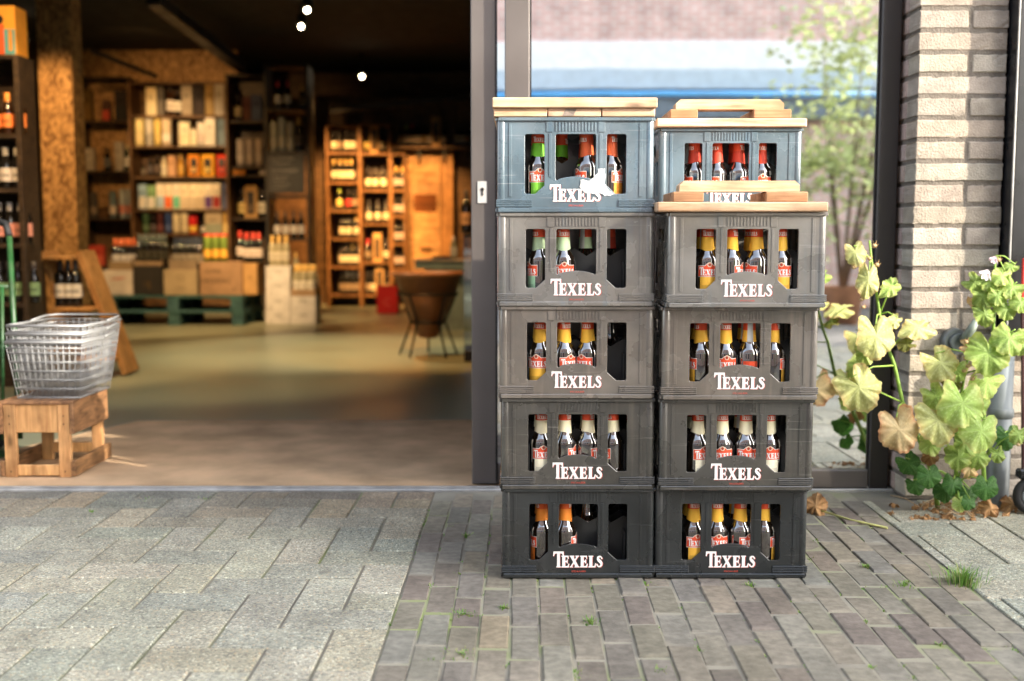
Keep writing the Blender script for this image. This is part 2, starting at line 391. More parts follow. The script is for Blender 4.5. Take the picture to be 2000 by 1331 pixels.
# ================================================================== GROUND
def paver_material(name, exposed):
    m, nt, N, L, b = nodes_of(name)
    tc = N.new('ShaderNodeTexCoord'); at = N.new('ShaderNodeVertexColor'); at.layer_name = 'Col'
    n1 = N.new('ShaderNodeTexNoise'); n1.inputs['Scale'].default_value = 7; n1.inputs['Detail'].default_value = 10; n1.inputs['Roughness'].default_value = .65
    L.new(tc.outputs['Object'], n1.inputs[0])
    mr = N.new('ShaderNodeMapRange'); mr.inputs[1].default_value = .3; mr.inputs[2].default_value = .7; mr.inputs[3].default_value = .78; mr.inputs[4].default_value = 1.2
    L.new(n1.outputs[0], mr.inputs[0])
    mx = N.new('ShaderNodeMix'); mx.data_type = 'RGBA'; mx.blend_type = 'MULTIPLY'; mx.inputs[0].default_value = 1
    L.new(at.outputs[0], mx.inputs[6]); L.new(mr.outputs[0], mx.inputs[7]); out = mx.outputs[2]
    bp = N.new('ShaderNodeBump')
    if exposed:                       # washed gravel: small stones of many greys
        v = N.new('ShaderNodeTexVoronoi'); v.inputs['Scale'].default_value = 210; L.new(tc.outputs['Object'], v.inputs['Vector'])
        sp = N.new('ShaderNodeSeparateColor'); L.new(v.outputs['Color'], sp.inputs[0])
        cr = N.new('ShaderNodeValToRGB'); e = cr.color_ramp.elements
        e[0].position = 0; e[0].color = (.42, .42, .43, 1); e[1].position = 1; e[1].color = (1.9, 1.9, 1.85, 1)
        for p, c in ((.25, (.78, .80, .82, 1)), (.5, (.95, .93, .88, 1)), (.82, (1.2, 1.2, 1.15, 1)), (.9, (1.3, 1.05, .85, 1)), (.93, (1.25, 1.25, 1.25, 1))):
            q = e.new(p); q.color = c
        L.new(sp.outputs[0], cr.inputs[0])
        m2 = N.new('ShaderNodeMix'); m2.data_type = 'RGBA'; m2.blend_type = 'MULTIPLY'; m2.inputs[0].default_value = .9
        L.new(out, m2.inputs[6]); L.new(cr.outputs[0], m2.inputs[7]); out = m2.outputs[2]
        L.new(v.outputs['Distance'], bp.inputs['Height']); bp.invert = True
        bp.inputs['Strength'].default_value = .55; bp.inputs['Distance'].default_value = .006
    else:
        n3 = N.new('ShaderNodeTexNoise'); n3.inputs['Scale'].default_value = 130; n3.inputs['Detail'].default_value = 6; L.new(tc.outputs['Object'], n3.inputs[0])
        L.new(n3.outputs[0], bp.inputs['Height']); bp.inputs['Strength'].default_value = .4; bp.inputs['Distance'].default_value = .004
        n4 = N.new('ShaderNodeTexNoise'); n4.inputs['Scale'].default_value = 45; n4.inputs['Detail'].default_value = 4; L.new(tc.outputs['Object'], n4.inputs[0])
        r4 = N.new('ShaderNodeMapRange'); r4.inputs[1].default_value = .35; r4.inputs[2].default_value = .7; r4.inputs[3].default_value = .82; r4.inputs[4].default_value = 1.2
        L.new(n4.outputs[0], r4.inputs[0])
        m2 = N.new('ShaderNodeMix'); m2.data_type = 'RGBA'; m2.blend_type = 'MULTIPLY'; m2.inputs[0].default_value = 1
        L.new(out, m2.inputs[6]); L.new(r4.outputs[0], m2.inputs[7]); out = m2.outputs[2]
    nb_ = N.new('ShaderNodeTexNoise'); nb_.inputs['Scale'].default_value = 1.7; nb_.inputs['Detail'].default_value = 7; nb_.inputs['Roughness'].default_value = .6; L.new(tc.outputs['Object'], nb_.inputs[0])
    rb = N.new('ShaderNodeMapRange'); rb.inputs[1].default_value = .35; rb.inputs[2].default_value = .62; rb.inputs[3].default_value = .80; rb.inputs[4].default_value = 1.08; L.new(nb_.outputs[0], rb.inputs[0])
    vg = N.new('ShaderNodeTexVoronoi'); vg.inputs['Scale'].default_value = 3.1; L.new(tc.outputs['Object'], vg.inputs['Vector'])
    rg_ = N.new('ShaderNodeMapRange'); rg_.inputs[1].default_value = .035; rg_.inputs[2].default_value = .06; rg_.inputs[3].default_value = .72; rg_.inputs[4].default_value = 1; L.new(vg.outputs['Distance'], rg_.inputs[0])
    mm = N.new('ShaderNodeMath'); mm.operation = 'MULTIPLY'; L.new(rb.outputs[0], mm.inputs[0]); L.new(rg_.outputs[0], mm.inputs[1])
    m5 = N.new('ShaderNodeMix'); m5.data_type = 'RGBA'; m5.blend_type = 'MULTIPLY'; m5.inputs[0].default_value = 1
    L.new(out, m5.inputs[6]); L.new(mm.outputs[0], m5.inputs[7]); out = m5.outputs[2]
    L.new(bp.outputs[0], b.inputs['Normal']); L.new(out, b.inputs['Base Color'])
    b.inputs['Roughness'].default_value = .8; b.inputs['Specular IOR Level'].default_value = .3
    return m
m_agg = paver_material('washed_gravel_concrete', True)
m_clay = paver_material('clay_brick', False)

def sand_material(name, k):
    m, nt, N, L, b = nodes_of(name)
    tc = N.new('ShaderNodeTexCoord')
    n = N.new('ShaderNodeTexNoise'); n.inputs['Scale'].default_value = 2.6; n.inputs['Detail'].default_value = 9; L.new(tc.outputs['Object'], n.inputs[0])
    cr = N.new('ShaderNodeValToRGB'); e = cr.color_ramp.elements
    e[0].position = .36; e[0].color = (.17 * k, .155 * k, .125 * k, 1); e[1].position = .66; e[1].color = (.22 * k, .255 * k, .10 * k, 1)
    q = e.new(.5); q.color = (.27 * k, .25 * k, .195 * k, 1)
    L.new(n.outputs[0], cr.inputs[0]); L.new(cr.outputs[0], b.inputs['Base Color']); b.inputs['Roughness'].default_value = 1
    n2 = N.new('ShaderNodeTexNoise'); n2.inputs['Scale'].default_value = 120; L.new(tc.outputs['Object'], n2.inputs[0])
    bp = N.new('ShaderNodeBump'); bp.inputs['Strength'].default_value = .8; L.new(n2.outputs[0], bp.inputs['Height']); L.new(bp.outputs[0], b.inputs['Normal'])
    return m

YF = 3.955                               # front edge of the shop threshold
b0, b1 = G(845, 975), G(725, 1331)
ang = math.atan2(b1.x - b0.x, b0.y - b1.y)      # brick courses run almost square to the facade
ax_v = Vector((-math.sin(ang), math.cos(ang), 0)); ax_u = Vector((math.cos(ang), math.sin(ang), 0))
def uv(p): return (p - b0).dot(ax_u), (p - b0).dot(ax_v)
def xy(u, v): return b0 + ax_u * u + ax_v * v
U1 = uv(G(1915, 1145))[0]

def brick_into(mb, quad, col, top, bev, drop):
    """one paving unit: quad of 4 ground points, rounded arris, side walls"""
    c = sum(quad, Vector()) / 4
    tilt = Vector((rnd.uniform(-1, 1), rnd.uniform(-1, 1), 0)) * .012
    def zz(p, o): return top + o + (p - c).dot(tilt)
    A = []; B = []; C = []; D = []
    for p in quad:
        d = (c - p); d.normalize()
        q = p + d * bev * 1.5; A.append(Vector((q.x, q.y, zz(q, 0))))
        q = p + d * bev * .5; B.append(Vector((q.x, q.y, zz(q, -drop * .4))))
        C.append(Vector((p.x, p.y, zz(p, -drop)))); D.append(Vector((p.x, p.y, top - .03)))
    fs = [(0, 1, 2, 3)]
    for k in range(4):
        k2 = (k + 1) % 4
        for r in range(3): fs.append((r * 4 + k, r * 4 + k2, (r + 1) * 4 + k2, (r + 1) * 4 + k))
    mb.add(A + B + C + D, fs, col)
def jit(c, a): k = 1 + rnd.uniform(-a, a); return (c[0] * k * (1 + rnd.uniform(-.025, .03)), c[1] * k, c[2] * k * (1 + rnd.uniform(-.04, .02)))

BK = .88
clay_cols = [(.215, .197, .160), (.235, .215, .175), (.205, .193, .165), (.250, .230, .185), (.208, .180, .152), (.235, .225, .192), (.19, .172, .148), (.262, .230, .178), (.222, .215, .190), (.20, .182, .160)]
mbk = MB()
PU, PV, gap = .0695, .212, .0065
nu = int(round(U1 / PU)); U1 = nu * PU
for i in range(nu):
    off = (i % 2) * PV * .5 + rnd.uniform(-.03, .03)
    for j in range(-26, 3):
        u0, u1 = i * PU, (i + 1) * PU; v0 = j * PV + off; v1 = v0 + PV
        g = .0040 * rnd.uniform(.6, 1.5) / 2; g2 = .0105 * rnd.uniform(.6, 1.4) / 2
        jx = rnd.uniform(-.0018, .0018)
        q = [xy(u0 + g + jx, v0 + g2), xy(u1 - g + jx, v0 + g2), xy(u1 - g + jx * .3, v1 - g2), xy(u0 + g + jx * .3, v1 - g2)]
        if max(p.y for p in q) > YF - .012 and min(p.x for p in q) < 1.30: continue
        if max(p.y for p in q) > 3.80 and max(p.x for p in q) > 1.25: continue
        col = jit(rnd.choice(clay_cols), .07)
        if rnd.random() < .02: col = (.31, .265, .19)
        if rnd.random() < .05: col = (.185, .160, .140)
        q = [p + Vector((rnd.uniform(-.0018, .0018), rnd.uniform(-.003, .003), 0)) for p in q]
        brick_into(mbk, q, (col[0] * BK * 1.02, col[1] * BK * 1.0, col[2] * BK * .955), rnd.uniform(-.003, .003), .0065, .006)
tag(mbk.build('brick_pavement', m_clay), kind='structure')

agg_cols = [(.285, .300, .275), (.315, .325, .295), (.27, .285, .265), (.305, .31, .275), (.26, .28, .265), (.325, .33, .30)]
edge_cols = [(.23, .20, .165), (.25, .215, .175), (.20, .185, .165), (.27, .225, .165), (.17, .175, .165)]
def herringbone(mb, umin, umax, vmin, vmax, s):
    """2:1 units laid herringbone on a grid of cell s"""
    g = .0034
    ni0, ni1 = int(umin / s) - 3, int(umax / s) + 3; nj0, nj1 = int(vmin / s) - 3, int(vmax / s) + 3
    def put(u0, u1, v0, v1):
        u0 = max(u0, umin); u1 = min(u1, umax); v0 = max(v0, vmin); v1 = min(v1, vmax)
        if u1 - u0 < .02 or v1 - v0 < .02: return
        q = [xy(u0 + g, v0 + g * .25), xy(u1 - g, v0 + g * .25), xy(u1 - g, v1 - g * .25), xy(u0 + g, v1 - g * .25)]
        if max(p.y for p in q) > YF - .01 and q[0].x < 1.2:
            for p in q: p.y = min(p.y, YF - .01)
            if q[2].y - q[1].y < .025: return
        if max(p.y for p in q) > 3.82 and q[1].x > 1.2: return
        yv = sum(p.y for p in q) / 4
        t = max(0, min(1, (yv - 3.35) / .5)) if q[0].x < 1 else 0
        ca = rnd.choice(agg_cols); ce = rnd.choice(edge_cols)
        col = tuple(a * (1 - t) + b_ * t for a, b_ in zip(ca, ce))
        brick_into(mb, q, jit((col[0] * 1.15, col[1] * 1.10, col[2] * .98), .06), rnd.uniform(-.0015, .0015), .0042, .004)
    for i in range(ni0, ni1):
        for j in range(nj0, nj1):
            k = (i - j) % 4
            if k == 0: put(i * s, (i + 2) * s, j * s, (j + 1) * s)
            elif k == 3: put(i * s, (i + 1) * s, (j - 1) * s, (j + 1) * s) if False else None
    # vertical units fill the remaining cells (cells with k==2 start, paired upward)
    for i in range(ni0, ni1):
        for j in range(nj0, nj1):
            if (i - j) % 4 == 3: put(i * s, (i + 1) * s, j * s, (j + 2) * s)
mba = MB(); herringbone(mba, -3.6, 0, -5.0, .30, .128)
tag(mba.build('gravel_concrete_pavement', m_agg), kind='structure')
mba = MB(); herringbone(mba, U1 + .004, U1 + 2.2, -5.0, .2, .15)
tag(mba.build('gravel_concrete_pavement_by_pier', m_agg), kind='structure')
def ground_strip(name, u0, u1, m):
    mb = MB(); d = Vector((0, 0, -.0040 if name == 'joint_sand' else -.0050))
    mb.add([xy(u0, -5) + d, xy(u1, -5) + d, xy(u1, .45) + d, xy(u0, .45) + d], [(0, 1, 2, 3)])
    tag(mb.build(name, m), kind='structure')
ground_strip('joint_soil', -3.6, -.001, sand_material('joint_soil', .75)); ground_strip('joint_sand', .0, U1, sand_material('joint_sand', 1.0)); ground_strip('joint_soil', U1 + .001, U1 + 2.2, bpy.data.materials['joint_soil'])
mb = MB(); mb.add([(-300, -300, -.02), (300, -300, -.02), (300, 300, -.02), (-300, 300, -.02)], [(0, 1, 2, 3)])
tag(mb.build('street', brick_mat('street_clinker', (.20, .19, .18), (.25, .24, .22), (.14, .13, .11), .2, .07, .006, axis='XY')), kind='structure')

# ================================================================== SHOP SHELL
mb = MB(); mb.box(-5.2, 3.2, YF + .06, 15.2, -.05, -.001); tag(mb.build('floor', m_floor), kind='structure')
mb = MB(); mb.box(-5.2, 3.2, YF + .12, 15.2, 3.0, 3.1); tag(mb.build('ceiling', m_ceil), kind='structure')
mb = MB(); mb.box(-5.3, -5.2, 3.97, 15.2, -.05, 3.1); tag(mb.build('wall_left', m_inwall), kind='structure')
mb = MB(); mb.box(3.2, 3.3, 3.97, 15.2, -.05, 3.1); tag(mb.build('wall_right', m_inwall), kind='structure')
mb = MB(); mb.box(-5.2, 3.2, 15.2, 15.3, -.05, 3.1); tag(mb.build('wall_back', m_shelf), kind='structure')
# strand-board bulkhead over the whisky rack, and beam
mb = MB(); mb.box(P(158, 100, 13.3).x, P(462, 100, 13.3).x, 13.30, 13.36, 1.2, 2.995)
tag(mb.build('strand_board_panel', m_osb), 'brown strand board panel on the wall above the whisky rack', 'wall panel')
# front facade above and beside (red-grey brick), real thickness
m_front = brick_mat('facade_brick', (.40, .36, .31), (.46, .42, .37), (.16, .14, .12), .21, .0715, .012)
fac = thing('shop_facade', 'pale brick shop front above and beside the open doorway', 'building front', (0, 4.0, 0))
mb = MB(); mb.box(-9, 1.30, -.02, .22, 2.62, 7.5); mb.box(1.30, 9, -.17, .22, 2.575, 7.5); mb.box(-9, -2.2, -.02, .22, 0, 2.62); mb.box(3.10, 9, -.17, .22, 0, 2.575)
mb.build('wall', m_front, fac)
mb = MB(); mb.box(-2.2, 1.30, -.05, .15, 2.45, 2.617, ch=.003); mb.build('lintel', m_alu, fac)
# threshold rail
mb = MB(); mb.box(-2.2, P(968, 957, 3.97).x + 1.5, YF, YF + .055, -.012, .006, ch=.003); mb.box(-2.2, 1.3, YF + .012, YF + .03, .006, .012, ch=.002)
tag(mb.build('threshold_rail', m_alurail), 'worn aluminium threshold strip across the shop doorway', 'threshold')
# coir mat
mA = G(-120, 953); mB = G(925, 953); mC = G(968, 822); mD = G(270, 824)
mb = MB()
top = [Vector((-2.1, YF + .065, .006)), Vector((-.02, YF + .065, .006)), Vector((mC.x + .25, mC.y, .006)), Vector((mD.x, mD.y, .006)), Vector((-2.1, mD.y - .75, .006))]
bot = [v - Vector((0, 0, .006)) for v in top]
mb.add(top + bot, [(0, 1, 2, 3, 4)] + [(k, (k + 1) % 5, (k + 1) % 5 + 5, k + 5) for k in range(5)])
tag(mb.build('doormat', m_mat_), 'wide brown coir entrance mat just inside the doorway', 'doormat')

# ---- sliding door leaf and shop window
YD, YW = 4.035, 3.985
def X(px, Y, py=500): return P(px, py, Y).x
d0, d1 = X(921, YD), X(971, YD)
door = thing('sliding_door', 'open sliding glass door with brown metal stile and steel lock plate', 'door', (d0, YD, 0))
dw = .95
mb = MB(); wst = d1 - d0
mb.box(0, wst, -.022, .022, .012, 2.44, ch=.003); mb.box(dw, dw + wst, -.022, .022, .012, 2.44, ch=.003)
mb.box(wst + .0005, dw - .0005, -.020, .020, .012, .085, ch=.003); mb.box(wst + .0005, dw - .0005, -.020, .020, 2.36, 2.44, ch=.003)
mb.build('door_frame', m_alu, door)
mb = MB(); mb.add([(wst, 0, .085), (dw, 0, .085), (dw, 0, 2.36), (wst, 0, 2.36)], [(0, 1, 2, 3)]); mb.build('door_pane', m_glass, door)
pl = P(942, 376, YD - .024)
mb = MB(); mb.box(-.0165, .0165, -.004, 0, -.038, .038, ch=.0015)
lp = mb.build('lock_plate', mat('brushed_steel', (.75, .73, .68), rough=.35, metal=.6, var=.05), door, loc=(pl.x - d0, -.0225, pl.z))
mb = MB(); mb.tube([(0, -.0045, .010), (0, -.0075, .010)], .0062, 14); mb.box(-.0032, .0032, -.007, -.0043, -.012, .006, ch=.001)
mb.build('keyhole', m_iron, lp)
mb = MB(); mb.box(wst * .93, wst + .001, -.0228, -.0221, .02, 2.43); mb.build('gasket', m_black, door)

w0, w1 = X(986, YW), X(1034, YW); wr0, wr1 = X(1706, YW), 1.335
win = thing('shop_window', 'large reflecting shop window with brown metal frame beside the brick pier', 'shop window', (w0, YW, 0))
mb = MB()
zb0, zb1 = 0.0, P(1650, 918, YW - .018).z
mb.box(0, w1 - w0, -.02, .024, zb0 + .001, 2.44, ch=.004)
mb.box(w1 - w0 + .0005, wr0 - w0 - .0005, -.018, .024, zb0 + .001, zb1, ch=.004)
mb.box(w1 - w0 + .0005, wr0 - w0 - .0005, -.018, .024, 2.36, 2.438, ch=.004)
mb.build('window_frame', m_alu, win)
mb = MB(); mb.box(wr0 - w0, wr1 - w0 - .003, -.02, .04, zb0 + .001, 2.44, ch=.004); mb.build('jamb', mat('dark_brown_aluminium', (.045, .039, .036), rough=.4, metal=.3, var=.12, scale=3, spec=.5), win)
mb = MB(); mb.add([(w1 - w0, .0, zb1), (wr0 - w0, .0, zb1), (wr0 - w0, .0, 2.36), (w1 - w0, .0, 2.36)], [(0, 1, 2, 3)]); mb.build('pane', m_glass, win)
mb = MB()
for xx in (w1 - w0 + .003, wr0 - w0 - .003): mb.box(xx - .0028, xx + .0028, -.006, -.0008, zb1, 2.36)
mb.build('gasket', m_black, win)

# ---- brick pier : every brick modelled in one wall mesh
PX0, PX1, PYF = P(1781, 500, 3.83).x, P(1953, 500, 3.83).x, 3.83
m_pier = mat('split_white_brick', vc=True, rough=.85, var=.22, scale=14, bump=.55, bscale=170, spec=.2, dirt=(.20, .16, .12), dirt_amt=.35)
m_mortar = mat('grey_mortar', (.19, .165, .135), rough=.95, var=.2, scale=30, bump=.6, bscale=150, spec=.1)
pier = thing('brick_pier', 'whitish rough brick pier between the shop window and the black window', 'brick wall', (PX0, PYF, 0))
mb = MB(); ch_ = .0713; z = .012; row = 0
LB = .205
pc = [(.40, .345, .28), (.44, .385, .315), (.375, .32, .26), (.46, .405, .335), (.42, .355, .285)]
def rough_brick(mb, x0, x1, y0, z0, z1, col, deep=.10):
    """a brick face subdivided so the split surface is uneven"""
    nx, nz = max(5, int((x1 - x0) / .014)), 6
    vs = []; fs = []
    for j in range(nz + 1):
        for i in range(nx + 1):
            e = 1 if i in (0, nx) or j in (0, nz) else 0
            ex = rnd.uniform(-.0016, .0016) if i in (0, nx) else 0; ez = rnd.uniform(-.0014, .0014) if j in (0, nz) else 0
            fx = [0, .0028 / (x1 - x0)] + [q_ / (nx - 2) for q_ in range(1, nx - 2)] + [1 - .0028 / (x1 - x0), 1]; fz = [0, .0026 / (z1 - z0)] + [q_ / (nz - 2) for q_ in range(1, nz - 2)] + [1 - .0026 / (z1 - z0), 1]
            chip = rnd.random() < .10
            vs.append((x0 + (x1 - x0) * fx[i] + ex, y0 + (rnd.uniform(.0022, .0045) if e else 0) + rnd.uniform(-.0005, .0005) + (.0025 if chip and not e and (i in (1, nx - 1) or j in (1, nz - 1)) else 0), z0 + (z1 - z0) * fz[j] + ez))
    n = len(vs); ring = [i for i in range(nx + 1)] + [(nx + 1) * j + nx for j in range(1, nz + 1)] + [(nx + 1) * nz + i for i in range(nx - 1, -1, -1)] + [(nx + 1) * j for j in range(nz - 1, 0, -1)]
    for j in range(nz):
        for i in range(nx):
            a = j * (nx + 1) + i; fs.append((a, a + 1, a + nx + 2, a + nx + 1))
    for k in ring: vs.append((vs[k][0], y0 + deep, vs[k][2]))
    for q in range(len(ring)):
        q2 = (q + 1) % len(ring); fs.append((ring[q], ring[q2], n + q2, n + q))
    mb.add(vs, fs, col)
pw = PX1 - PX0
WID = 1.4
while z < 2.6:
    zt = z + ch_ - .0145
    xs = [0.0]
    x = LB if row % 2 == 0 else LB * .53
    # pier courses: long + short, alternating; continues behind the black window and below it
    first = pw * .995 if row % 2 else pw * .57
    cuts = [0, first, pw] if not row % 2 else [0, pw]
    if row % 2 == 0: spans = [(0, pw * .56), (pw * .60, pw)]
    else: spans = [(0, pw)]
    for (a, b_) in spans:
        rough_brick(mb, a + rnd.uniform(0, .003), b_ - rnd.uniform(0, .004), rnd.uniform(-.002, .002), z, zt, jit(rnd.choice(pc), .05))
    # return face into the reveal
    rough = jit((.40, .30, .26), .08)
    mb.box(.0006, .05, .105, .225, z, zt, rough, ch=.004)
    # wall below the black window (right of the pier)
    if zt < .50:
        x = pw + .010 if row % 2 else pw + .010
        k = 0
        while x < 2.2:
            l = (LB if (k or row % 2) else LB * .5)
            rough_brick(mb, x, x + l - .01, rnd.uniform(-.002, .002), z, zt, jit(rnd.choice(pc), .05)); x += l; k += 1
    z += ch_; row += 1
mb.build('bricks', m_pier, pier)
mb = MB(); mb.box(.006, pw - .004, .0042, .23, 0, 2.60); mb.box(pw, 2.2, .0042, .23, 0, .50); mb.build('mortar', m_mortar, pier)

# ---- black neighbouring window with rods
BZ = .515
bw = thing('black_window', 'tall black window frame with dark glass right of the brick pier', 'window', (PX1 + .004, PYF, 0))
mb = MB(); mb.box(0, .05, -.075, .10, BZ, 2.6, ch=.004); mb.box(.0505, 1.5, -.05, .10, BZ, BZ + .09, ch=.004); mb.box(.0505, 1.5, -.05, .1, 2.5, 2.6, ch=.004); mb.build('frame', m_black, bw)
mb = MB(); mb.box(.051, 1.5, .06, .07, BZ + .0905, 2.499); mb.build('pane', mat('black_glass', (.006, .006, .007), rough=.12, var=.1, spec=.25), bw)
mb = MB(); mb.box(-.004, -.0005, -.076, -.066, BZ, 2.6); mb.build('edge_trim', m_alurail, bw)
pa, pb_ = P(1964, 500, 3.81), P(2000, 60, 3.81)
mb = MB(); mb.tube([pa - Vector((.002, 0, .12)), pb_ + Vector((.01, 0, .3))], .0035, 8)
rod = mb.build('metal_rod', m_alurail); tag(rod, 'thin metal rod leaning against the black window', 'rod')
mb = MB(); p = P(1975, 462, 3.805); mb.tube([p + Vector((-.012, 0, -.02)), p + Vector((.012, 0, .02))], .008, 8); mb.tube([p + Vector((-.02, .01, .004)), p + Vector((.05, .01, .007))], .003, 6); mb.build('clamp', m_zinc, rod)
mb = MB(); p0 = P(1997, 600, 3.72); p1 = P(2001, 505, 3.72); mb.bar(p0, p1, .012, .012, (.6, .03, .02), .002); q = P(1998, 1000, 3.72)
mb.bar((q.x, q.y, .0), p0, .010, .010, (.04, .01, .01), .002)
tag(mb.build('red_pole', m_paint), 'red topped pole standing at the right edge of the picture', 'pole')
# drainpipe stub
dp = G(1951, 992); pr = .0375
dpz = P(1951, 690, 3.70).z
pipe = thing('drainpipe', 'grey zinc drainpipe standing at the foot of the brick wall', 'drainpipe', (P(1952, 840, 3.72).x, 3.72, 0))
mb = MB(); mb.lathe([(pr, 0), (pr, dpz), (pr - .003, dpz), (pr - .003, .02)], 24); mb.build('pipe', m_zinc, pipe)
mb = MB(); mb.lathe([(pr + .0005, .30), (pr + .005, .305), (pr + .005, .33), (pr + .0005, .335)], 24); mb.build('collar', m_zinc, pipe)
# wall tap-like fitting
wf = P(1868, 668, 3.80)
fit = thing('wall_fitting', 'weathered round iron fitting with a lever on the brick pier', 'wall fitting', wf)
mb = MB()
mb.tube([(0, .03, 0), (0, -.006, 0)], [.046, .042], 24); mb.tube([(0, -.006, 0), (0, -.02, 0)], [.030, .026], 20)
mb.build('plate', m_zinc, fit)
mb = MB(); mb.tube([(.01, -.025, .0), (.03, -.04, .04), (.043, -.05, .075)], [.018, .016, .011], 12); mb.build('lever', mat('green_bronze', (.16, .19, .16), rough=.55, metal=.5, var=.4, scale=30), fit)
# small scooter at right edge
scx = P(2003, 955, 3.62)
sco = thing('kick_scooter', 'black and silver kick scooter with orange bands at the right edge', 'scooter', (scx.x + .02, 3.62, 0))
mb = MB()
def wheel(mb, cx, cy, cz, r, w, ):
    for k in range(24):
        pass
    prof = []
    ring = [Vector((cx + math.cos(t) * (r - w / 2), cy, cz + math.sin(t) * (r - w / 2))) for t in [2 * math.pi * k / 24 for k in range(25)]]
    mb.tube(ring, w / 2, 8, cap=False)
wheel(mb, 0, 0, .062, .062, .03); mb.build('wheel', m_rubber, sco)
mb = MB(); mb.tube([(0, -.012, .062), (0, .012, .062)], .034, 16); mb.build('rim', m_zinc, sco)
mb = MB(); mb.bar((0, -.02, .062), (.02, -.02, .15), .02, .006, ch=.002, up=(0, 1, 0)); mb.bar((0, .02, .062), (.02, .02, .15), .02, .006, ch=.002, up=(0, 1, 0)); mb.box(-.005, .05, -.024, .024, .15, .165, ch=.003); mb.build('fork', m_alurail, sco)
mb = MB(); mb.tube([(.022, 0, .165), (.05, 0, .32), (.09, 0, .75)], .016, 10); mb.box(-.05, .0, -.018, .018, .118, .150, ch=.006); mb.build('steering_tube', m_black, sco)
mb = MB(); mb.lathe([(.021, .172), (.0215, .173), (.0215, .182), (.021, .183)], 14, c=(.024, 0, 0)); mb.box(-.02, .012, -.026, .026, .136, .142); mb.build('orange_band', mat('orange_paint', (.75, .22, .02), rough=.4), sco)
mb = MB(); mb.box(.05, .55, -.05, .05, .05, .07, ch=.005); mb.build('deck', m_black, sco)

# ================================================================== TEXELS lettering
G_T = [(.30, 0), (.75, 0), (.75, .07), (.66, .11), (.66, 1.19), (.86, 1.18), (.95, .98), (1.04, .98), (1.02, 1.36), (.03, 1.36), (0, .96), (.08, .96), (.17, 1.17), (.38, 1.19), (.38, .11), (.30, .07)]
G_E = [(0, 0), (.72, 0), (.78, .32), (.69, .32), (.60, .12), (.38, .11), (.38, .44), (.52, .44), (.54, .34), (.62, .34), (.62, .68), (.54, .68), (.52, .57), (.38, .57), (.38, .89), (.57, .88), (.63, .72), (.71, .72), (.69, 1), (0, 1), (0, .93), (.09, .90), (.09, .10), (0, .07)]
G_L = [(0, 0), (.68, 0), (.76, .36), (.67, .36), (.58, .12), (.38, .11), (.38, .90), (.47, .93), (.47, 1), (0, 1), (0, .93), (.09, .90), (.09, .10), (0, .07)]
G_X = [(0, 1), (.46, 1), (.46, .94), (.385, .92), (.51, .68), (.655, .90), (.57, .94), (.57, 1), (.92, 1), (.92, .94), (.82, .90), (.59, .56), (.88, .09), (.97, .06), (.97, 0), (.48, 0), (.48, .06), (.56, .09), (.42, .33), (.26, .09), (.34, .06), (.34, 0), (0, 0), (0, .06), (.10, .09), (.345, .46), (.08, .91), (0, .94)]
def g_s():
    c = [(.545, .72), (.52, .83), (.42, .925), (.29, .93), (.17, .85), (.16, .73), (.26, .60), (.40, .49), (.50, .36), (.50, .22), (.40, .09), (.25, .065), (.12, .14), (.06, .28)]
    w = [.16, .11, .12, .15, .20, .24, .27, .27, .24, .20, .15, .12, .11, .16]
    l = []; r_ = []
    for i, (x, y) in enumerate(c):
        a = Vector(c[max(0, i - 1)]); b = Vector(c[min(len(c) - 1, i + 1)]); d = (b - a).normalized(); n = Vector((-d.y, d.x))
        l.append((x + n.x * w[i] / 2, y + n.y * w[i] / 2)); r_.append((x - n.x * w[i] / 2, y - n.y * w[i] / 2))
    return l + r_[::-1]
WORD = [(G_T, 0), (G_E, .80), (G_X, 1.60), (G_E, 2.60), (G_L, 3.44), (g_s(), 4.20)]
WW, WH = 4.84, 1.36
word_splines = [[((x + o) / WW - .5, y / WH) for x, y in g] for g, o in WORD]
word_me = curve_mesh(word_splines)          # unit-width, unit-height lettering

# ================================================================== CRATE
CW, CD, CH = .400, .300, .240
def rrect(x0, x1, z0, z1, r=.006, arc=0.0, cut=None):
    """opening outline; arc>0 bulges the lower edge upward; cut='l'/'r' chamfers a lower corner"""
    pts = []
    def corner(cx, cz, a0):
        for k in range(4): t = R(a0 + 30 * k); pts.append((cx + r * math.cos(t), cz + r * math.sin(t)))
    corner(x1 - r, z1 - r, 0); corner(x0 + r, z1 - r, 90)
    if cut == 'l': pts.extend([(x0, z0 + .022), (x0 + .024, z0)])
    else: corner(x0 + r, z0 + r, 180)
    if arc:
        n = 10
        for k in range(1, n): t = k / n; pts.append((x0 + (x1 - x0) * t, z0 + arc * (1 - (2 * t - 1) ** 2)))
    if cut == 'r': pts.extend([(x1 - .024, z0), (x1, z0 + .022)])
    else: corner(x1 - r, z0 + r, 270)
    return pts
def outline(w, z0, z1, r=.008):
    return rrect(-w / 2, w / 2, z0, z1, r)
holes = [rrect(.070 - .2, .122 - .2, .046, .199, cut='r'), rrect(.148 - .2, .253 - .2, .080, .199, arc=.010), rrect(.278 - .2, .330 - .2, .046, .199, cut='l')]
front_me = curve_mesh([outline(CW - .012, .004, CH - .004)] + holes, extrude=.0022, bevel=.0013, res=1)
back_me = curve_mesh([outline(CW - .012, .004, CH - .004)], extrude=.0022, bevel=.0013, res=1)
side_me = curve_mesh([outline(CD - .012, .004, CH - .004), rrect(-.055, .055, .165, .200, .012), rrect(-.105, -.070, .05, .15), rrect(.070, .105, .05, .15)], extrude=.0022, bevel=.0013, res=1)

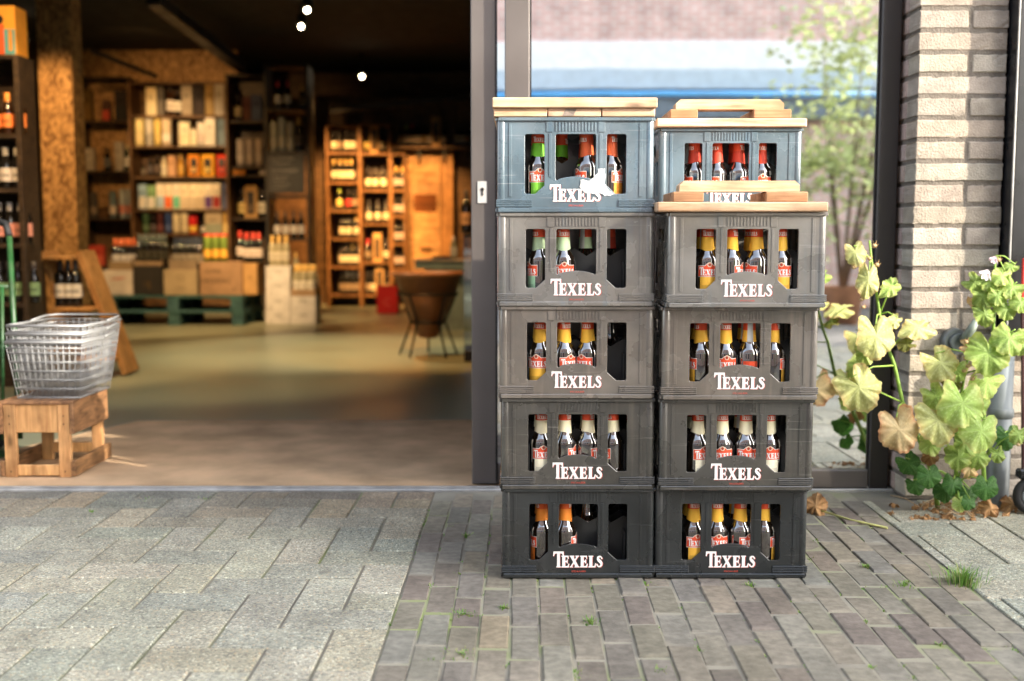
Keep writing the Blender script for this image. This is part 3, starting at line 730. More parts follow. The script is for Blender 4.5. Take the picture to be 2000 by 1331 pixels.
def make_crate(variant):
    root = empty('beer_crate')
    mb = MB()
    fy = -CD / 2
    mesh_into(mb, front_me, lambda c: Vector((c.x, fy + .006 + c.z, c.y)))
    mesh_into(mb, back_me, lambda c: Vector((-c.x, -fy - .006 - c.z, c.y)))
    for s in (-1, 1): mesh_into(mb, side_me, lambda c: Vector((s * (CW / 2 - .006 + c.z), c.x, c.y)))
    # corner posts (rounded), rims and floor
    for sx in (-1, 1):
        for sy in (-1, 1):
            mb.lathe([(.0105, .004), (.0125, .012), (.0125, .226), (.0105, .236)], 12, c=(sx * (CW / 2 - .0125), sy * (CD / 2 - .0125), 0))
    # top rim
    for sy in (-1, 1): mb.box(-CW / 2 + .004, CW / 2 - .004, sy * (CD / 2 - .001) - .0045, sy * (CD / 2 - .001) + .0035, CH - .010, CH - .0005, ch=.0025)
    for sx in (-1, 1): mb.box(sx * (CW / 2 - .001) - .0045, sx * (CW / 2 - .001) + .0035, -CD / 2 + .0045, CD / 2 - .0045, CH - .0102, CH - .0007, ch=.0025)
    # stacking foot: set-back skirt and base lip
    for sy in (-1, 1): mb.box(-CW / 2 + .0035, CW / 2 - .0035, sy * (CD / 2 - .0005) - .004, sy * (CD / 2 - .0005) + .0025, .0005, .012, ch=.002)
    for sx in (-1, 1): mb.box(sx * (CW / 2 - .0005) - .004, sx * (CW / 2 - .0005) + .0025, -CD / 2 + .0065, CD / 2 - .0065, .0007, .0118, ch=.002)
    mb.box(-CW / 2 + .01, CW / 2 - .01, -CD / 2 + .01, CD / 2 - .01, .006, .010)
    # grip ribs wrap the lower corners
    for sx in (-1, 1):
        for sy in (-1, 1):
            for k in range(4):
                z0 = .0145 + k * .0048
                mb.box(sx * .110, sx * (CW / 2 + .0020), sy * (CD / 2 - .003) - .005, sy * (CD / 2 - .003) + .006, z0, z0 + .0038, ch=.0012)
                mb.box(sx * (CW / 2 - .004), sx * (CW / 2 + .0022), sy * (CD / 2 - .0085), sy * .09, z0 + .0001, z0 + .0037, ch=.0012)
    # vertical stiffeners and fine comb above the middle opening, only on long sides
    for sy in (-1, 1):
        yo = sy * (CD / 2 - .0015)
        for xx in (-.066, .066): mb.box(xx - .0085, xx + .0085, yo - .0012, yo + .0006, .203, .229, ch=.0005)
        for xx in (-.166, .166): mb.box(xx - .004, xx + .004, yo - .0012, yo + .0008, .040, .226, ch=.0006)
        for xx in (-.064, .064): mb.box(xx - .0035, xx + .0035, yo - .0012, yo + .0006, .090, .2, ch=.0005)
        for k in range(13):
            xx = -.050 + k * .0083; sl = .003 if variant else 0
            mb.bar((xx, yo, .205), (xx + sl, yo, .228), .0032, .0022, ch=.0006, up=(0, 1, 0))
    body = mb.build('shell', m_plastic, root)
    # dividers: notched lattice
    mb = MB()
    zt = .138
    for r_ in (1, 2, 3):
        y = -CD / 2 + .012 + r_ * .069
        pts = [(-.188, .010), (.188, .010)]
        tops = []
        for c in range(6):
            x0 = -.188 + c * .0627
            tops += [(x0 + .001, zt + .010), (x0 + .0313, zt - .010)]
        tops.append((.188, zt + .010))
        n = len(tops)
        vs = [(x, y - .001, z_) for x, z_ in tops] + [(x, y - .001, .011) for x, _ in tops] + [(x, y + .001, z_) for x, z_ in tops] + [(x, y + .001, .011) for x, _ in tops]
        fs = []
        for k in range(n - 1):
            fs += [(k, k + 1, n + k + 1, n + k), (2 * n + k, 3 * n + k, 3 * n + k + 1, 2 * n + k + 1), (k, 2 * n + k, 2 * n + k + 1, k + 1)]
        mb.add(vs, fs)
    for c in range(1, 6):
        x = -.188 + c * .0627
        for r_ in range(4):
            y0 = -CD / 2 + .012 + r_ * .069 + .0012; y1 = y0 + .0666
            if r_ == 0: y0 += .020
            mb.box(x - .001, x + .001, y0, y1, .0112, zt + .004 - (.03 if r_ == 0 else 0))
    mb.build('divider', m_divider, root)
    # printed word, front and back, with a thin red shadow
    for sy, nm in ((-1, 'lettering'), (1, 'lettering')):
        mb = MB(); mr_ = MB(); w, h = .131, .043
        cx, zb = .0, .028
        yo = sy * (CD / 2 + .0002) + (.0018 if sy < 0 else -.0018)
        mesh_into(mb, word_me, lambda c: Vector((-sy * (c.x * w + cx), yo + sy * .0009, zb + c.y * h)))
        mesh_into(mr_, word_me, lambda c: Vector((-sy * (c.x * w * 1.004 + cx + .0012), yo + sy * .0006, zb - .0009 + c.y * h)))
        lo = mb.build(nm, m_white, root, recalc=False)
        mr_.build('lettering_shadow', m_redprint, lo, recalc=False)
        tm = text_mesh('SPECIAALBIER', .0062); mt = MB()
        mesh_into(mt, tm, lambda c: Vector((-sy * (c.x + .002), yo + sy * .0009, .0155 + c.y)))
        mt.build('small_print', m_redprint, root, recalc=False)
    return root
crate_a = make_crate(0); crate_b = make_crate(1)

# ------------------------------------------------------------------ beer bottle kinds
def bottle_kind(foil_top, foil_low, lab_low, emblem=(.75, .55, .40), foil=True, redlab=(.78, .085, .03)):
    root = empty('beer_bottle')
    mb = MB()
    mb.lathe([(.0, .004), (.024, .0), (.029, .003), (.0302, .010), (.0302, .105), (.0290, .113), (.0245, .122), (.0188, .131), (.0158, .142), (.0140, .162), (.0132, .188), (.0140, .190), (.0142, .195), (.0132, .198), (.0132, .204), (.0, .204)], 28)
    mb.build('glass_body', m_glassb, root)
    mb = MB(); mb.lathe([(.0145, .197), (.0152, .199), (.0146, .205), (.0128, .2085), (.0, .209)], 21); mb.build('crown_cap', m_paint, root); mb.c = [foil_top] * len(mb.f)
    root.children[-1].data.color_attributes['Col'].data.foreach_set('color', [c for _ in root.children[-1].data.color_attributes['Col'].data for c in (*foil_top, 1)])
    if foil:
        mb = MB(); seg = 28; n = seg
        zs = [.2015, .186, .167, .152, .137]; rs = [.0158, .0157, .0163, .0172, .0186]
        vs = []
        for (z, r) in zip(zs, rs):
            for k in range(n):
                t = 2 * math.pi * k / n
                dz = -.006 * max(0, math.cos(t)) ** 2 if z == zs[-1] else 0
                vs.append((r * math.sin(t), -r * math.cos(t), z + dz))
        for i in range(4):
            fs = [(i * n + k, i * n + (k + 1) % n, (i + 1) * n + (k + 1) % n, (i + 1) * n + k) for k in range(n)]
            back = [k for k in range(n) if abs((k + .5) / n - .5) < .07]
            cl = foil_top if i < 2 else foil_low
            for k, f in enumerate(fs):
                mb.f.append(list(f)); mb.c.append((.55, .55, .52) if k in back else cl); mb.sm.append(True)
        mb.v = vs
        def bend(c): t = c.x * 2.0; r = .0164; return Vector((r * math.sin(t) * 1.02, -r * math.cos(t) * 1.04, .1705 + c.y * .0130))
        wm = MB(); 
        mesh_into(mb, word_me, bend, (.86, .82, .75))
        mb.build('neck_foil', m_paper, root, recalc=False)
    # front label: lower panel, red banner, emblem, word
    mb = MB(); r = .0302
    def patch(a, z0, z1, dr, col, n=10, top=None):
        vs = []
        for k in range(n + 1):
            t = -a + 2 * a * k / n
            zt = z1 if top is None else z1 + top(2 * k / n - 1)
            for z in (z0, zt): vs.append(((r + dr) * math.sin(t), -(r + dr) * math.cos(t), z))
        mb.add(vs, [(2 * k, 2 * k + 2, 2 * k + 3, 2 * k + 1) for k in range(n)], col, True)
    patch(.80, .030, .080, .0003, lab_low)
    patch(.66, .034, .046, .0006, tuple(c * .75 for c in lab_low))
    patch(1.0, .0665, .0955, .0006, (.80, .70, .62), top=lambda s: .008 * max(0, 1 - (s * 2.6) ** 2))
    patch(.97, .0682, .0938, .0009, redlab, top=lambda s: .008 * max(0, 1 - (s * 2.6) ** 2))
    cm = MB()
    vs = [(0, -(r + .0014), .0975)]; n = 16
    for k in range(n):
        t = 2 * math.pi * k / n; xx = .0062 * math.cos(t); vs.append((xx, -math.sqrt((r + .0013) ** 2 - xx * xx), .0975 + .0062 * math.sin(t)))
    mb.add(vs, [(0, 1 + k, 1 + (k + 1) % n) for k in range(n)], emblem)
    vs = [(v[0] * .62, v[1] - .0004, .0975 + (v[2] - .0975) * .62) for v in vs]
    mb.add(vs, [(0, 1 + k, 1 + (k + 1) % n) for k in range(n)], tuple(c * .45 for c in redlab))
    def bend2(c): t = c.x * 1.72; return Vector(((r + .0016) * math.sin(t), -(r + .0016) * math.cos(t), .0705 + c.y * .0205))
    mesh_into(mb, word_me, bend2, (.88, .85, .80))
    mb.build('label', m_paper, root, recalc=False)
    # back label
    mb = MB(); vs = []
    for k in range(9):
        t = math.pi - .62 + 1.24 * k / 8
        for z in (.034, .088): vs.append(((r + .0003) * math.sin(t), -(r + .0003) * math.cos(t), z))
    mb.add(vs, [(2 * k, 2 * k + 2, 2 * k + 3, 2 * k + 1) for k in range(8)], lab_low, True)
    vs = [(v[0] * 1.01, v[1] * 1.01, (.072 if i % 2 == 0 else .088)) for i, v in enumerate(vs)]
    mb.add(vs, [(2 * k, 2 * k + 2, 2 * k + 3, 2 * k + 1) for k in range(8)], redlab, True)
    mb.build('back_label', m_paper, root, recalc=False)
    return root
RED = (.78, .085, .03)
KIND = {
    'green':  (bottle_kind(RED, (.16, .48, .03), (.20, .52, .05)), 'red and bright green foil'),
    'orange': (bottle_kind((.66, .09, .03), (.70, .12, .035), (.80, .28, .03)), 'plain orange-red foil'),
    'mint':   (bottle_kind(RED, (.50, .66, .40), (.35, .60, .38)), 'red and pale green foil'),
    'yellow': (bottle_kind(RED, (.90, .50, .055), (.90, .50, .06)), 'red and golden yellow foil'),
    'cream':  (bottle_kind(RED, (.93, .86, .58), (.92, .86, .64)), 'red and cream foil'),
    'amber':  (bottle_kind((.66, .10, .02), (.80, .25, .03), (.78, .20, .03)), 'red and dark orange foil'),
    'red':    (bottle_kind(RED, (.60, .06, .03), (.62, .06, .03)), 'plain red foil'),
    'bare':   (bottle_kind((.05, .05, .05), W, (.72, .18, .03), foil=False), 'no foil on its bare neck'),
}
used_kind = set(); used_crate = set()
ORD = ['first', 'second', 'third', 'fourth', 'fifth', 'sixth']
stickers = []
def place_crate(proto, cx, yf, z, rz, label, group='stacked beer crates', shell=None):
    o = proto if proto.name not in used_crate else copy_tree(proto)
    used_crate.add(proto.name)
    o.location = (cx, yf + CD / 2, z); o.rotation_euler = (0, 0, rz)
    tag(o, label, 'beer crate', group)
    for ch in o.children:
        if ch.name.startswith('shell'):
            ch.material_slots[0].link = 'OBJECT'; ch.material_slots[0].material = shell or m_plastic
    return o
def place_bottle(kind, crate, col, row, rot, label):
    proto, d = KIND[kind]
    o = proto if kind not in used_kind else copy_tree(proto)
    used_kind.add(kind)
    lx = -.188 + (col + .5) * .0627; ly = -CD / 2 + .012 + (row + .5) * .069 - .002
    lx += rnd.uniform(-.001, .001); ly += rnd.uniform(-.001, .001)
    cz = crate.rotation_euler.z
    o.location = (crate.location.x + lx * math.cos(cz) - ly * math.sin(cz), crate.location.y + lx * math.sin(cz) + ly * math.cos(cz), crate.location.z + .0105)
    o.rotation_euler = (0, 0, rot + cz)
    tag(o, label, 'beer bottle', 'beer bottles in the crates')
POSN = {1: 'leftmost', 2: 'middle-left', 3: 'middle-right', 4: 'rightmost'}
def fill(crate, cname, front, back):
    for i, it in enumerate(front):
        if it: place_bottle(it[0], crate, i + 1, 0, it[1], f'{POSN[i+1]} front beer bottle with {KIND[it[0]][1]} in {cname}')
    for i, k in enumerate(back):
        if k: place_bottle(k, crate, i + 1, 1, rnd.uniform(-3, 3), f'{POSN[i+1]} second-row beer bottle with {KIND[k][1]} in {cname}')

LXc = [.174, .171, .168, .165, .161]; RXc = [.577, .583, .586, .592]
RY = [2.93, 2.915, 2.90, 2.87]
spec_l = [
    ('the bottom left crate', [('amber', -1.5), ('amber', 1.5), None, None], ['amber', 'amber', 'bare', None], 'black beer crate at the bottom of the left stack, right half empty'),
    ('the second lowest left crate', [('cream', .15), ('cream', 1.25), ('cream', 1.2), ('cream', -1.25)], ['cream', None, 'cream', 'cream'], 'black beer crate second from the ground in the left stack, cream foils'),
    ('the middle left crate', [('yellow', -.35), ('yellow', .55), ('yellow', -.6), None], ['yellow', 'yellow', 'yellow', 'bare'], 'middle beer crate of the left stack, yellow foils and one gap'),
    ('the second highest left crate', [('mint', -1.15), ('mint', .05), None, None], [None, 'mint', 'mint', 'red'], 'beer crate under the topmost of the left stack, pale green foils'),
    ('the top left crate', [('green', .1), None, ('orange', -1.1), ('orange', 1.0)], ['green', 'green', 'red', 'orange'], 'topmost beer crate of the left stack with a torn white sticker'),
]
for k, (cn, fr, bk, lb) in enumerate(spec_l):
    c = place_crate(crate_b if k == 1 else crate_a, LXc[k], 2.93 - .002 * k, k * CH + (.002 if k == 0 else 0), R(rnd.uniform(-.5, .5)), lb, shell=(m_plastic, m_plastic_low, m_plastic_mid, m_plastic_grey, m_plastic_blue)[k])  # one shell per level; the paler ones have reflected light in their colour
    fill(c, cn, fr, bk)
    if k == 4: crate_top = c
    if k == 0: crate_bot = c
spec_r = [
    ('the bottom right crate', [('yellow', .25), ('yellow', .05), ('yellow', .75), ('yellow', 1.45)], ['yellow', 'yellow', 'yellow', 'yellow'], 'black beer crate at the bottom of the front right stack'),
    ('the second lowest right crate', [('cream', .5), ('cream', -.1), ('cream', .05), ('cream', -.1)], ['cream', 'cream', 'cream', 'cream'], 'beer crate second from the ground in the right stack, cream foils'),
    ('the third right crate', [('yellow', -1.45), ('yellow', 0), ('yellow', 3.1), ('yellow', 1.45)], ['yellow', 'yellow', 'yellow', 'yellow'], 'beer crate third from the ground in the front right stack'),
    ('the top front right crate', [('yellow', .05), ('yellow', 1.1), ('yellow', -1.1), ('yellow', -.12)], ['yellow', 'yellow', 'yellow', 'yellow'], 'topmost beer crate of the front right stack under a small wooden pallet'),
]
for k, (cn, fr, bk, lb) in enumerate(spec_r):
    c = place_crate(crate_b if k == 0 else crate_a, RXc[k], RY[k], k * CH + (.002 if k == 0 else 0), R(rnd.uniform(-.6, .4)), lb, shell=(m_plastic, m_plastic_low, m_plastic_mid, m_plastic_grey)[k])
    fill(c, cn, fr, bk)
for k in range(5):
    lb = 'high beer crate with red foils standing behind the right stack' if k == 4 else 'black beer crate hidden low in the stack behind the right one'
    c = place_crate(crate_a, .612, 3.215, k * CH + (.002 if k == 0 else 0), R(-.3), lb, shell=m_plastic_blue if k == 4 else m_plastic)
    if k == 4: fill(c, 'the high rear crate', [('red', -1.25), ('red', -.9), ('red', 1.05), ('red', .02)], ['red', 'red', 'red', 'red'])

# torn stickers
def jag(pts, n=5, a=.004):
    out = []
    for i, p in enumerate(pts):
        q = pts[(i + 1) % len(pts)]
        for k in range(n):
            t = k / n; out.append((p[0] + (q[0] - p[0]) * t + rnd.uniform(-a, a), p[1] + (q[1] - p[1]) * t + rnd.uniform(-a, a)))
    return out
sm_ = curve_mesh([jag([(.012, .062), (.014, .082), (.040, .082), (.056, .098), (.056, .112), (.076, .112), (.076, .072), (.080, .060), (.10, .046), (.09, .040), (.06, .047), (.03, .047)], 4, .0022)])
mb = MB(); mesh_into(mb, sm_, lambda c: Vector((c.x, -CD / 2 + .0002, c.y)))
mb.build('torn_sticker', mat('old_sticker', (.50, .52, .52), rough=.7, var=.25, scale=90), crate_top, recalc=False)
sm_ = curve_mesh([jag([(-.199, .10), (-.199, .15), (-.194, .14), (-.193, .12)], 3, .002)])
mb = MB(); mesh_into(mb, sm_, lambda c: Vector((-CW / 2 - .0003, c.x + .06, c.y)))
mb.build('torn_sticker', MATS['old_sticker'], crate_bot, recalc=False)

# ------------------------------------------------------------------ wooden lids
def wcol(): k = rnd.uniform(.85, 1.1); return (k, k * rnd.uniform(.94, 1.0), k * rnd.uniform(.86, 1.0))
def lid_left():
    t = thing('display_pallet', 'pale small wooden pallet lying flat on top of the left crate stack', 'small pallet', (P(1121, 230, 2.93).x, 2.915, 5 * CH + .001), R(-.3), 'small pallets on the crate stacks')
    for k in range(3):
        mb = MB(); x0 = -.205 + k * .137; mb.box(x0 + .001, x0 + .1355, .004, .318, 0, .021, wcol(), .002); mb.build('board', m_lid, t)
    mb = MB(); mb.bar((-.207, .022, .034), (.209, .022, .0335), .06, .0255, wcol(), .0025); mb.build('batten', m_lid, t)
    mb = MB(); mb.bar((-.203, .29, .034), (.207, .29, .0335), .06, .0255, wcol(), .0025); mb.build('batten', m_lid, t)
    mb = MB()
    for bx in (-.17, -.04, .05, .17): mb.tube([(bx, .015, .0462), (bx, .015, .0475)], .003, 8)
    mb.build('nail', m_iron, t)
    # grey knot on the middle board end
    mb = MB(); mb.add([(-.030, .0034, .002), (-.002, .0034, .002), (.006, .0034, .019), (-.022, .0034, .019)], [(0, 1, 2, 3)]); mb.build('knot', mat('grey_knot', (.22, .18, .15), rough=.8, var=.4, scale=80), t)
lid_left()
def lid_right(loc, label, w, s1):
    t = thing('display_pallet', label, 'small pallet', loc, R(-.4), 'small pallets on the crate stacks')
    for k in range(3):
        mb = MB(); y0 = k * .108; mb.box(-w / 2 + rnd.uniform(-.003, .003), w / 2 + rnd.uniform(-.003, .003), y0, y0 + .104, 0, .024, wcol(), .003); mb.build('board', m_lid, t)
    for (xa, xb) in ((-.172, -.095), (.06, .165)):
        for y0 in (.01,):
            mb = MB(); mb.box(xa, xb, y0, y0 + .20, .0245, .0495, (.66, .50, .36), .0025); mb.build('block', m_lid, t)
    for y0 in (.015,):
        mb = MB(); L_ = .30; xa, xb = -.155, .145
        vs = [(xa, 0, .05), (xa, 0, .066), (xa + .012, 0, .077), (xb - .012, 0, .077), (xb, 0, .066), (xb, 0, .05)]
        v2 = [(x, y0, z) for x, _, z in vs] + [(x, y0 + .065, z) for x, _, z in vs]
        mb.add(v2, [(0, 1, 2, 3, 4, 5), (11, 10, 9, 8, 7, 6)] + [(k, (k + 1) % 6, (k + 1) % 6 + 6, k + 6) for k in range(6)], wcol()); mb.build('strip', m_lid, t)
lid_right((P(1447, 425, 2.87).x, 2.852, 4 * CH + .001), 'upturned small wooden pallet with raised strip on the front right stack', .425, 0)
lid_right((.612, 3.20, 5 * CH + .001), 'upturned small wooden pallet on the high rear crate stack', .415, 0)

# ================================================================== PLANTS
def leaf_into(mb, center, size, normal, up, kind, aspect=1.0, ruff=.12, fold=.0, droop=.25, seed=0):
    """broad lobed mallow leaf: notch at the stalk, five shallow lobes, ruffled blade"""
    rg = random.Random(seed)
    n = Vector(normal).normalized(); u = Vector(up); u = (u - n * u.dot(n)).normalized(); r_ = u.cross(n)
    rings, seg = 10, 84
    ph = rg.uniform(0, 6); ph2 = rg.uniform(0, 6)
    vs = []; cols_v = []
    for i in range(rings + 1):
        f = i / rings
        for k in range(seg + 1):
            t = -math.pi + 2 * math.pi * k / seg           # 0 points to the tip, +-pi the stalk notch
            rad = .50 * (1 + .055 * math.cos(5 * t) + .03 * math.sin(3 * t + ph2) + .025 * math.cos(17 * t + ph) + .02 * math.cos(29 * t))
            rad *= 1 - .50 * math.exp(-((abs(t) - math.pi) / .28) ** 2)
            if abs(t) > 2.2: rad *= 1.08 if abs(t) < 2.8 else 1
            rad *= size * f
            x = math.sin(t) * rad * aspect; y = math.cos(t) * rad
            h = ruff * size * f * f * (math.sin(3 * t + ph) * .5 + math.sin(7 * t + ph2 + 3 * f) * .3 + math.sin(15 * t + ph) * .12 * f) + .02 * size * f * 0
            h -= droop * size * (f * f) * (.35 + .65 * max(0, math.cos(t))) + fold * abs(x)
            vs.append(Vector(center) + r_ * x + u * y + n * h)
    pal = LEAFC[kind]
    for i in range(rings):
        for k in range(seg):
            a = i * (seg + 1) + k
            f = (i + .5) / rings; t = -math.pi + 2 * math.pi * (k + .5) / seg
            dv = abs(((t + math.pi / 5 + 4 * math.pi) % (2 * math.pi / 5)) - math.pi / 5); vein = dv < .035 + .02 * (1 - f) or ((f * 5 - dv * 2.2) % 1) < .13
            e = f ** 3 * (.6 + .4 * math.sin(3 * t + ph))
            if i == rings - 1: e = min(1, e + .25)
            blot = .5 + .5 * math.sin(7 * t + ph2 + 5 * f)
            c = [a_ * (1 - e) + b_ * e for a_, b_ in zip(pal[0], pal[1])]
            c = [x_ * (.90 + .2 * blot) for x_ in c]
            if vein and f < .9: c = [x_ * .62 + y_ * .50 for x_, y_ in zip(c, pal[2])]
            mb.f.append([len(mb.v) + a, len(mb.v) + a + 1, len(mb.v) + a + seg + 2, len(mb.v) + a + seg + 1]); mb.c.append(tuple(c)); mb.sm.append(True)
    mb.v += [tuple(v) for v in vs]
LEAFC = {
    'yel': ((.60, .64, .24), (.66, .52, .22), (.72, .74, .40)),
    'lime': ((.36, .53, .12), (.56, .60, .20), (.54, .64, .28)),
    'mid': ((.25, .38, .08), (.36, .42, .11), (.36, .46, .17)),
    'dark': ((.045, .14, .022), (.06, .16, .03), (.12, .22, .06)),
    'brown': ((.74, .58, .30), (.58, .30, .14), (.68, .58, .32)),
    'dry': ((.36, .20, .08), (.30, .15, .06), (.4, .24, .1)),
    'olive': ((.16, .18, .04), (.22, .17, .05), (.25, .25, .08)),
}
def plant(label, base, stem_pts, leaves, flowers=(), buds=(), group=None):
    t = thing('hollyhock', label, 'plant', base)
    ms_ = MB(); ml = MB(); o = Vector(base)
    pts = [Vector(p) - o for p in stem_pts]
    ms_.tube(pts, [.0085 - .005 * i / max(1, len(pts) - 1) for i in range(len(pts))], 8, (.20, .34, .05))
    for i, lf in enumerate(leaves):
        px, py, Y, spx, nx, nz, rot, kind, asp, ruff, fold = lf
        c = P(px, py, Y) - o; sz = spx * M(Y) * (.93 if spx > 50 else 1)
        nrm = Vector((nx, -1, nz)); up = Vector((math.sin(rot), 0, -math.cos(rot)))
        leaf_into(ml, c, sz, nrm, up, kind, asp, ruff, fold, .16, seed=i * 13 + int(px))
        att = c - up.normalized() * sz * .27
        q = min(pts, key=lambda s_: (s_ - att).length + abs((s_.z) - (att.z - .04)) * .8)
        mid = (q + att) / 2 + Vector((0, 0.01, .012))
        ms_.tube([q, mid, att + Vector((0, .004, 0))], [.0030, .0024, .0020], 6, (.24, .38, .06))
    ms_.build('stem', m_stem, t); ml.build('leaves', m_leafmat, t, recalc=False)
    for (px, py, Y, s_, col) in flowers:
        mf = MB(); c = P(px, py, Y) - o; r0 = s_ * M(Y) / 2
        for k in range(5):
            a = 2 * math.pi * k / 5
            vs = []; 
            for i in range(4):
                f = i / 3; w = .75 * math.sin(math.pi * (.15 + .75 * f)) * r0
                d = Vector((math.cos(a) * .55 - .5, -.45 + .25 * math.sin(a), math.sin(a) * .5 - .55)).normalized()
                p = c + d * r0 * 1.3 * f; sd = Vector((-math.sin(a), .3, math.cos(a))).normalized()
                for q in (-1, 0, 1): vs.append(p + sd * w * q * .6 + Vector((0, -.004 * abs(q), 0)))
            mf.add(vs, [(i * 3 + j, i * 3 + j + 1, i * 3 + j + 4, i * 3 + j + 3) for i in range(3) for j in range(2)], col, True)
        mf.build('flower', m_petal, t, recalc=False)
    for (px, py, Y, s_) in buds:
        mf = MB(); c = P(px, py, Y) - o; r0 = s_ * M(Y) / 2
        for k in range(6):
            a = 2 * math.pi * k / 6
            d = Vector((math.cos(a), -.5, math.sin(a))) * r0
            mf.add([c, c + d * .6 + Vector((0, -.004, .004)), c + d + Vector((0, 0, .006)), c + d * .5 + Vector((.003, .002, -.003))], [(0, 1, 2, 3)], (.55, .38, .20))
        mf.lathe([(0, -r0 * .7), (r0 * .6, -r0 * .3), (r0 * .6, r0 * .2), (0, r0 * .5)], 8, c=c, col=(.58, .42, .22))
        mf.build('seed_head', m_dry, t, recalc=False)
    return t
YA = 3.60
baseA = G(1832, 995)
plant('tall hollyhock with yellowing leaves standing before the window frame', baseA,
      [baseA, P(1822, 930, 3.62), P(1800, 870, 3.61), P(1763, 787, YA), P(1747, 714, YA), P(1735, 681, YA), P(1718, 614, YA), P(1702, 510, YA), P(1698, 470, YA)],
      [(1671, 494, 3.58, 58, -.3, .5, .25, 'yel', .75, .10, .1), (1696, 548, 3.56, 76, -.1, .2, -.1, 'yel', .62, .12, .2), (1742, 560, 3.57, 56, .3, .5, -.9, 'lime', .7, .25, .2),
       (1711, 657, 3.52, 96, .0, .3, .02, 'yel', .86, .08, .0), (1794, 640, 3.55, 78, .1, .9, -1.25, 'yel', .7, .15, .1), (1771, 671, 3.56, 40, .0, .7, -1.3, 'olive', .7, .2, .1),
       (1748, 628, 3.56, 34, .2, .3, -.8, 'yel', .8, .2, .1), (1690, 690, 3.57, 48, -.2, .2, .4, 'lime', .8, .2, .1),
       (1678, 757, 3.52, 100, -.15, .35, .55, 'yel', .95, .22, .1), (1655, 765, 3.54, 60, -.3, .2, .2, 'yel', .6, .2, .2),
       (1757, 839, 3.50, 100, -.05, .2, .25, 'brown', .88, .16, .0)],
      buds=[(1707, 480, 3.58, 16), (1698, 505, 3.58, 13), (1712, 517, 3.58, 16), (1667, 522, 3.58, 14), (1682, 585, 3.58, 13), (1686, 600, 3.58, 12), (1680, 560, 3.58, 12)])
baseB = G(1872, 1000)
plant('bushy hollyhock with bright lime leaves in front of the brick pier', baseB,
      [baseB, P(1868, 940, 3.6), P(1866, 880, 3.6), P(1872, 800, 3.6), P(1884, 730, 3.6), P(1892, 690, 3.6)],
      [(1838, 709, 3.56, 84, -.1, .5, .5, 'yel', .9, .2, .1), (1868, 722, 3.58, 58, .1, .4, -.4, 'lime', .9, .2, .1), (1827, 775, 3.57, 66, -.2, .4, .5, 'lime', .8, .2, .1),
       (1880, 788, 3.49, 104, .05, .45, -.15, 'lime', .95, .14, .0), (1833, 822, 3.50, 98, -.05, .4, .2, 'yel', .95, .16, .0), (1916, 842, 3.47, 92, .12, .35, -.35, 'lime', .86, .10, .1),
       (1886, 872, 3.54, 58, .1, .3, -.2, 'mid', .9, .2, .1), (1915, 790, 3.56, 56, .2, .5, -.6, 'mid', .8, .2, .1), (1912, 890, 3.55, 62, .1, .2, -.2, 'mid', .9, .25, .1),
       (1818, 868, 3.53, 52, -.2, .2, .3, 'lime', .9, .2, .1), (1929, 745, 3.53, 86, .25, .6, -.75, 'lime', .72, .12, .1), (1872, 893, 3.52, 56, .0, .3, .1, 'mid', 1.0, .3, .1),
       (1860, 748, 3.58, 44, .0, .2, .0, 'olive', .9, .3, .1), (1895, 915, 3.56, 44, .1, .2, .0, 'brown', .8, .3, .1), (1818, 890, 3.58, 40, -.1, .2, .1, 'dry', .9, .3, .2),
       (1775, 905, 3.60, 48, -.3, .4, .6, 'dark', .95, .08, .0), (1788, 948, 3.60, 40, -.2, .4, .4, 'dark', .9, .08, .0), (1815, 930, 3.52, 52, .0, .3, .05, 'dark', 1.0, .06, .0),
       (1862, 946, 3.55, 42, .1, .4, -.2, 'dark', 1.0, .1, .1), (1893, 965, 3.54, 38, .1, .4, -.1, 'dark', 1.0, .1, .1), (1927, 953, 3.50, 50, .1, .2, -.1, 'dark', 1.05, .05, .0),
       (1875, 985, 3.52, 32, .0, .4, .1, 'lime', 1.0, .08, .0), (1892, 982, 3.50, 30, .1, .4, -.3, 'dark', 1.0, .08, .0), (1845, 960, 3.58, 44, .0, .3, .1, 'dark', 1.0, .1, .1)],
      flowers=[(1916, 728, 3.52, 24, (.82, .72, .74))], buds=[(1885, 700, 3.53, 12), (1890, 715, 3.53, 14), (1898, 740, 3.53, 14), (1882, 725, 3.54, 12), (1887, 668, 3.54, 14)])
baseC = G(1925, 1002)
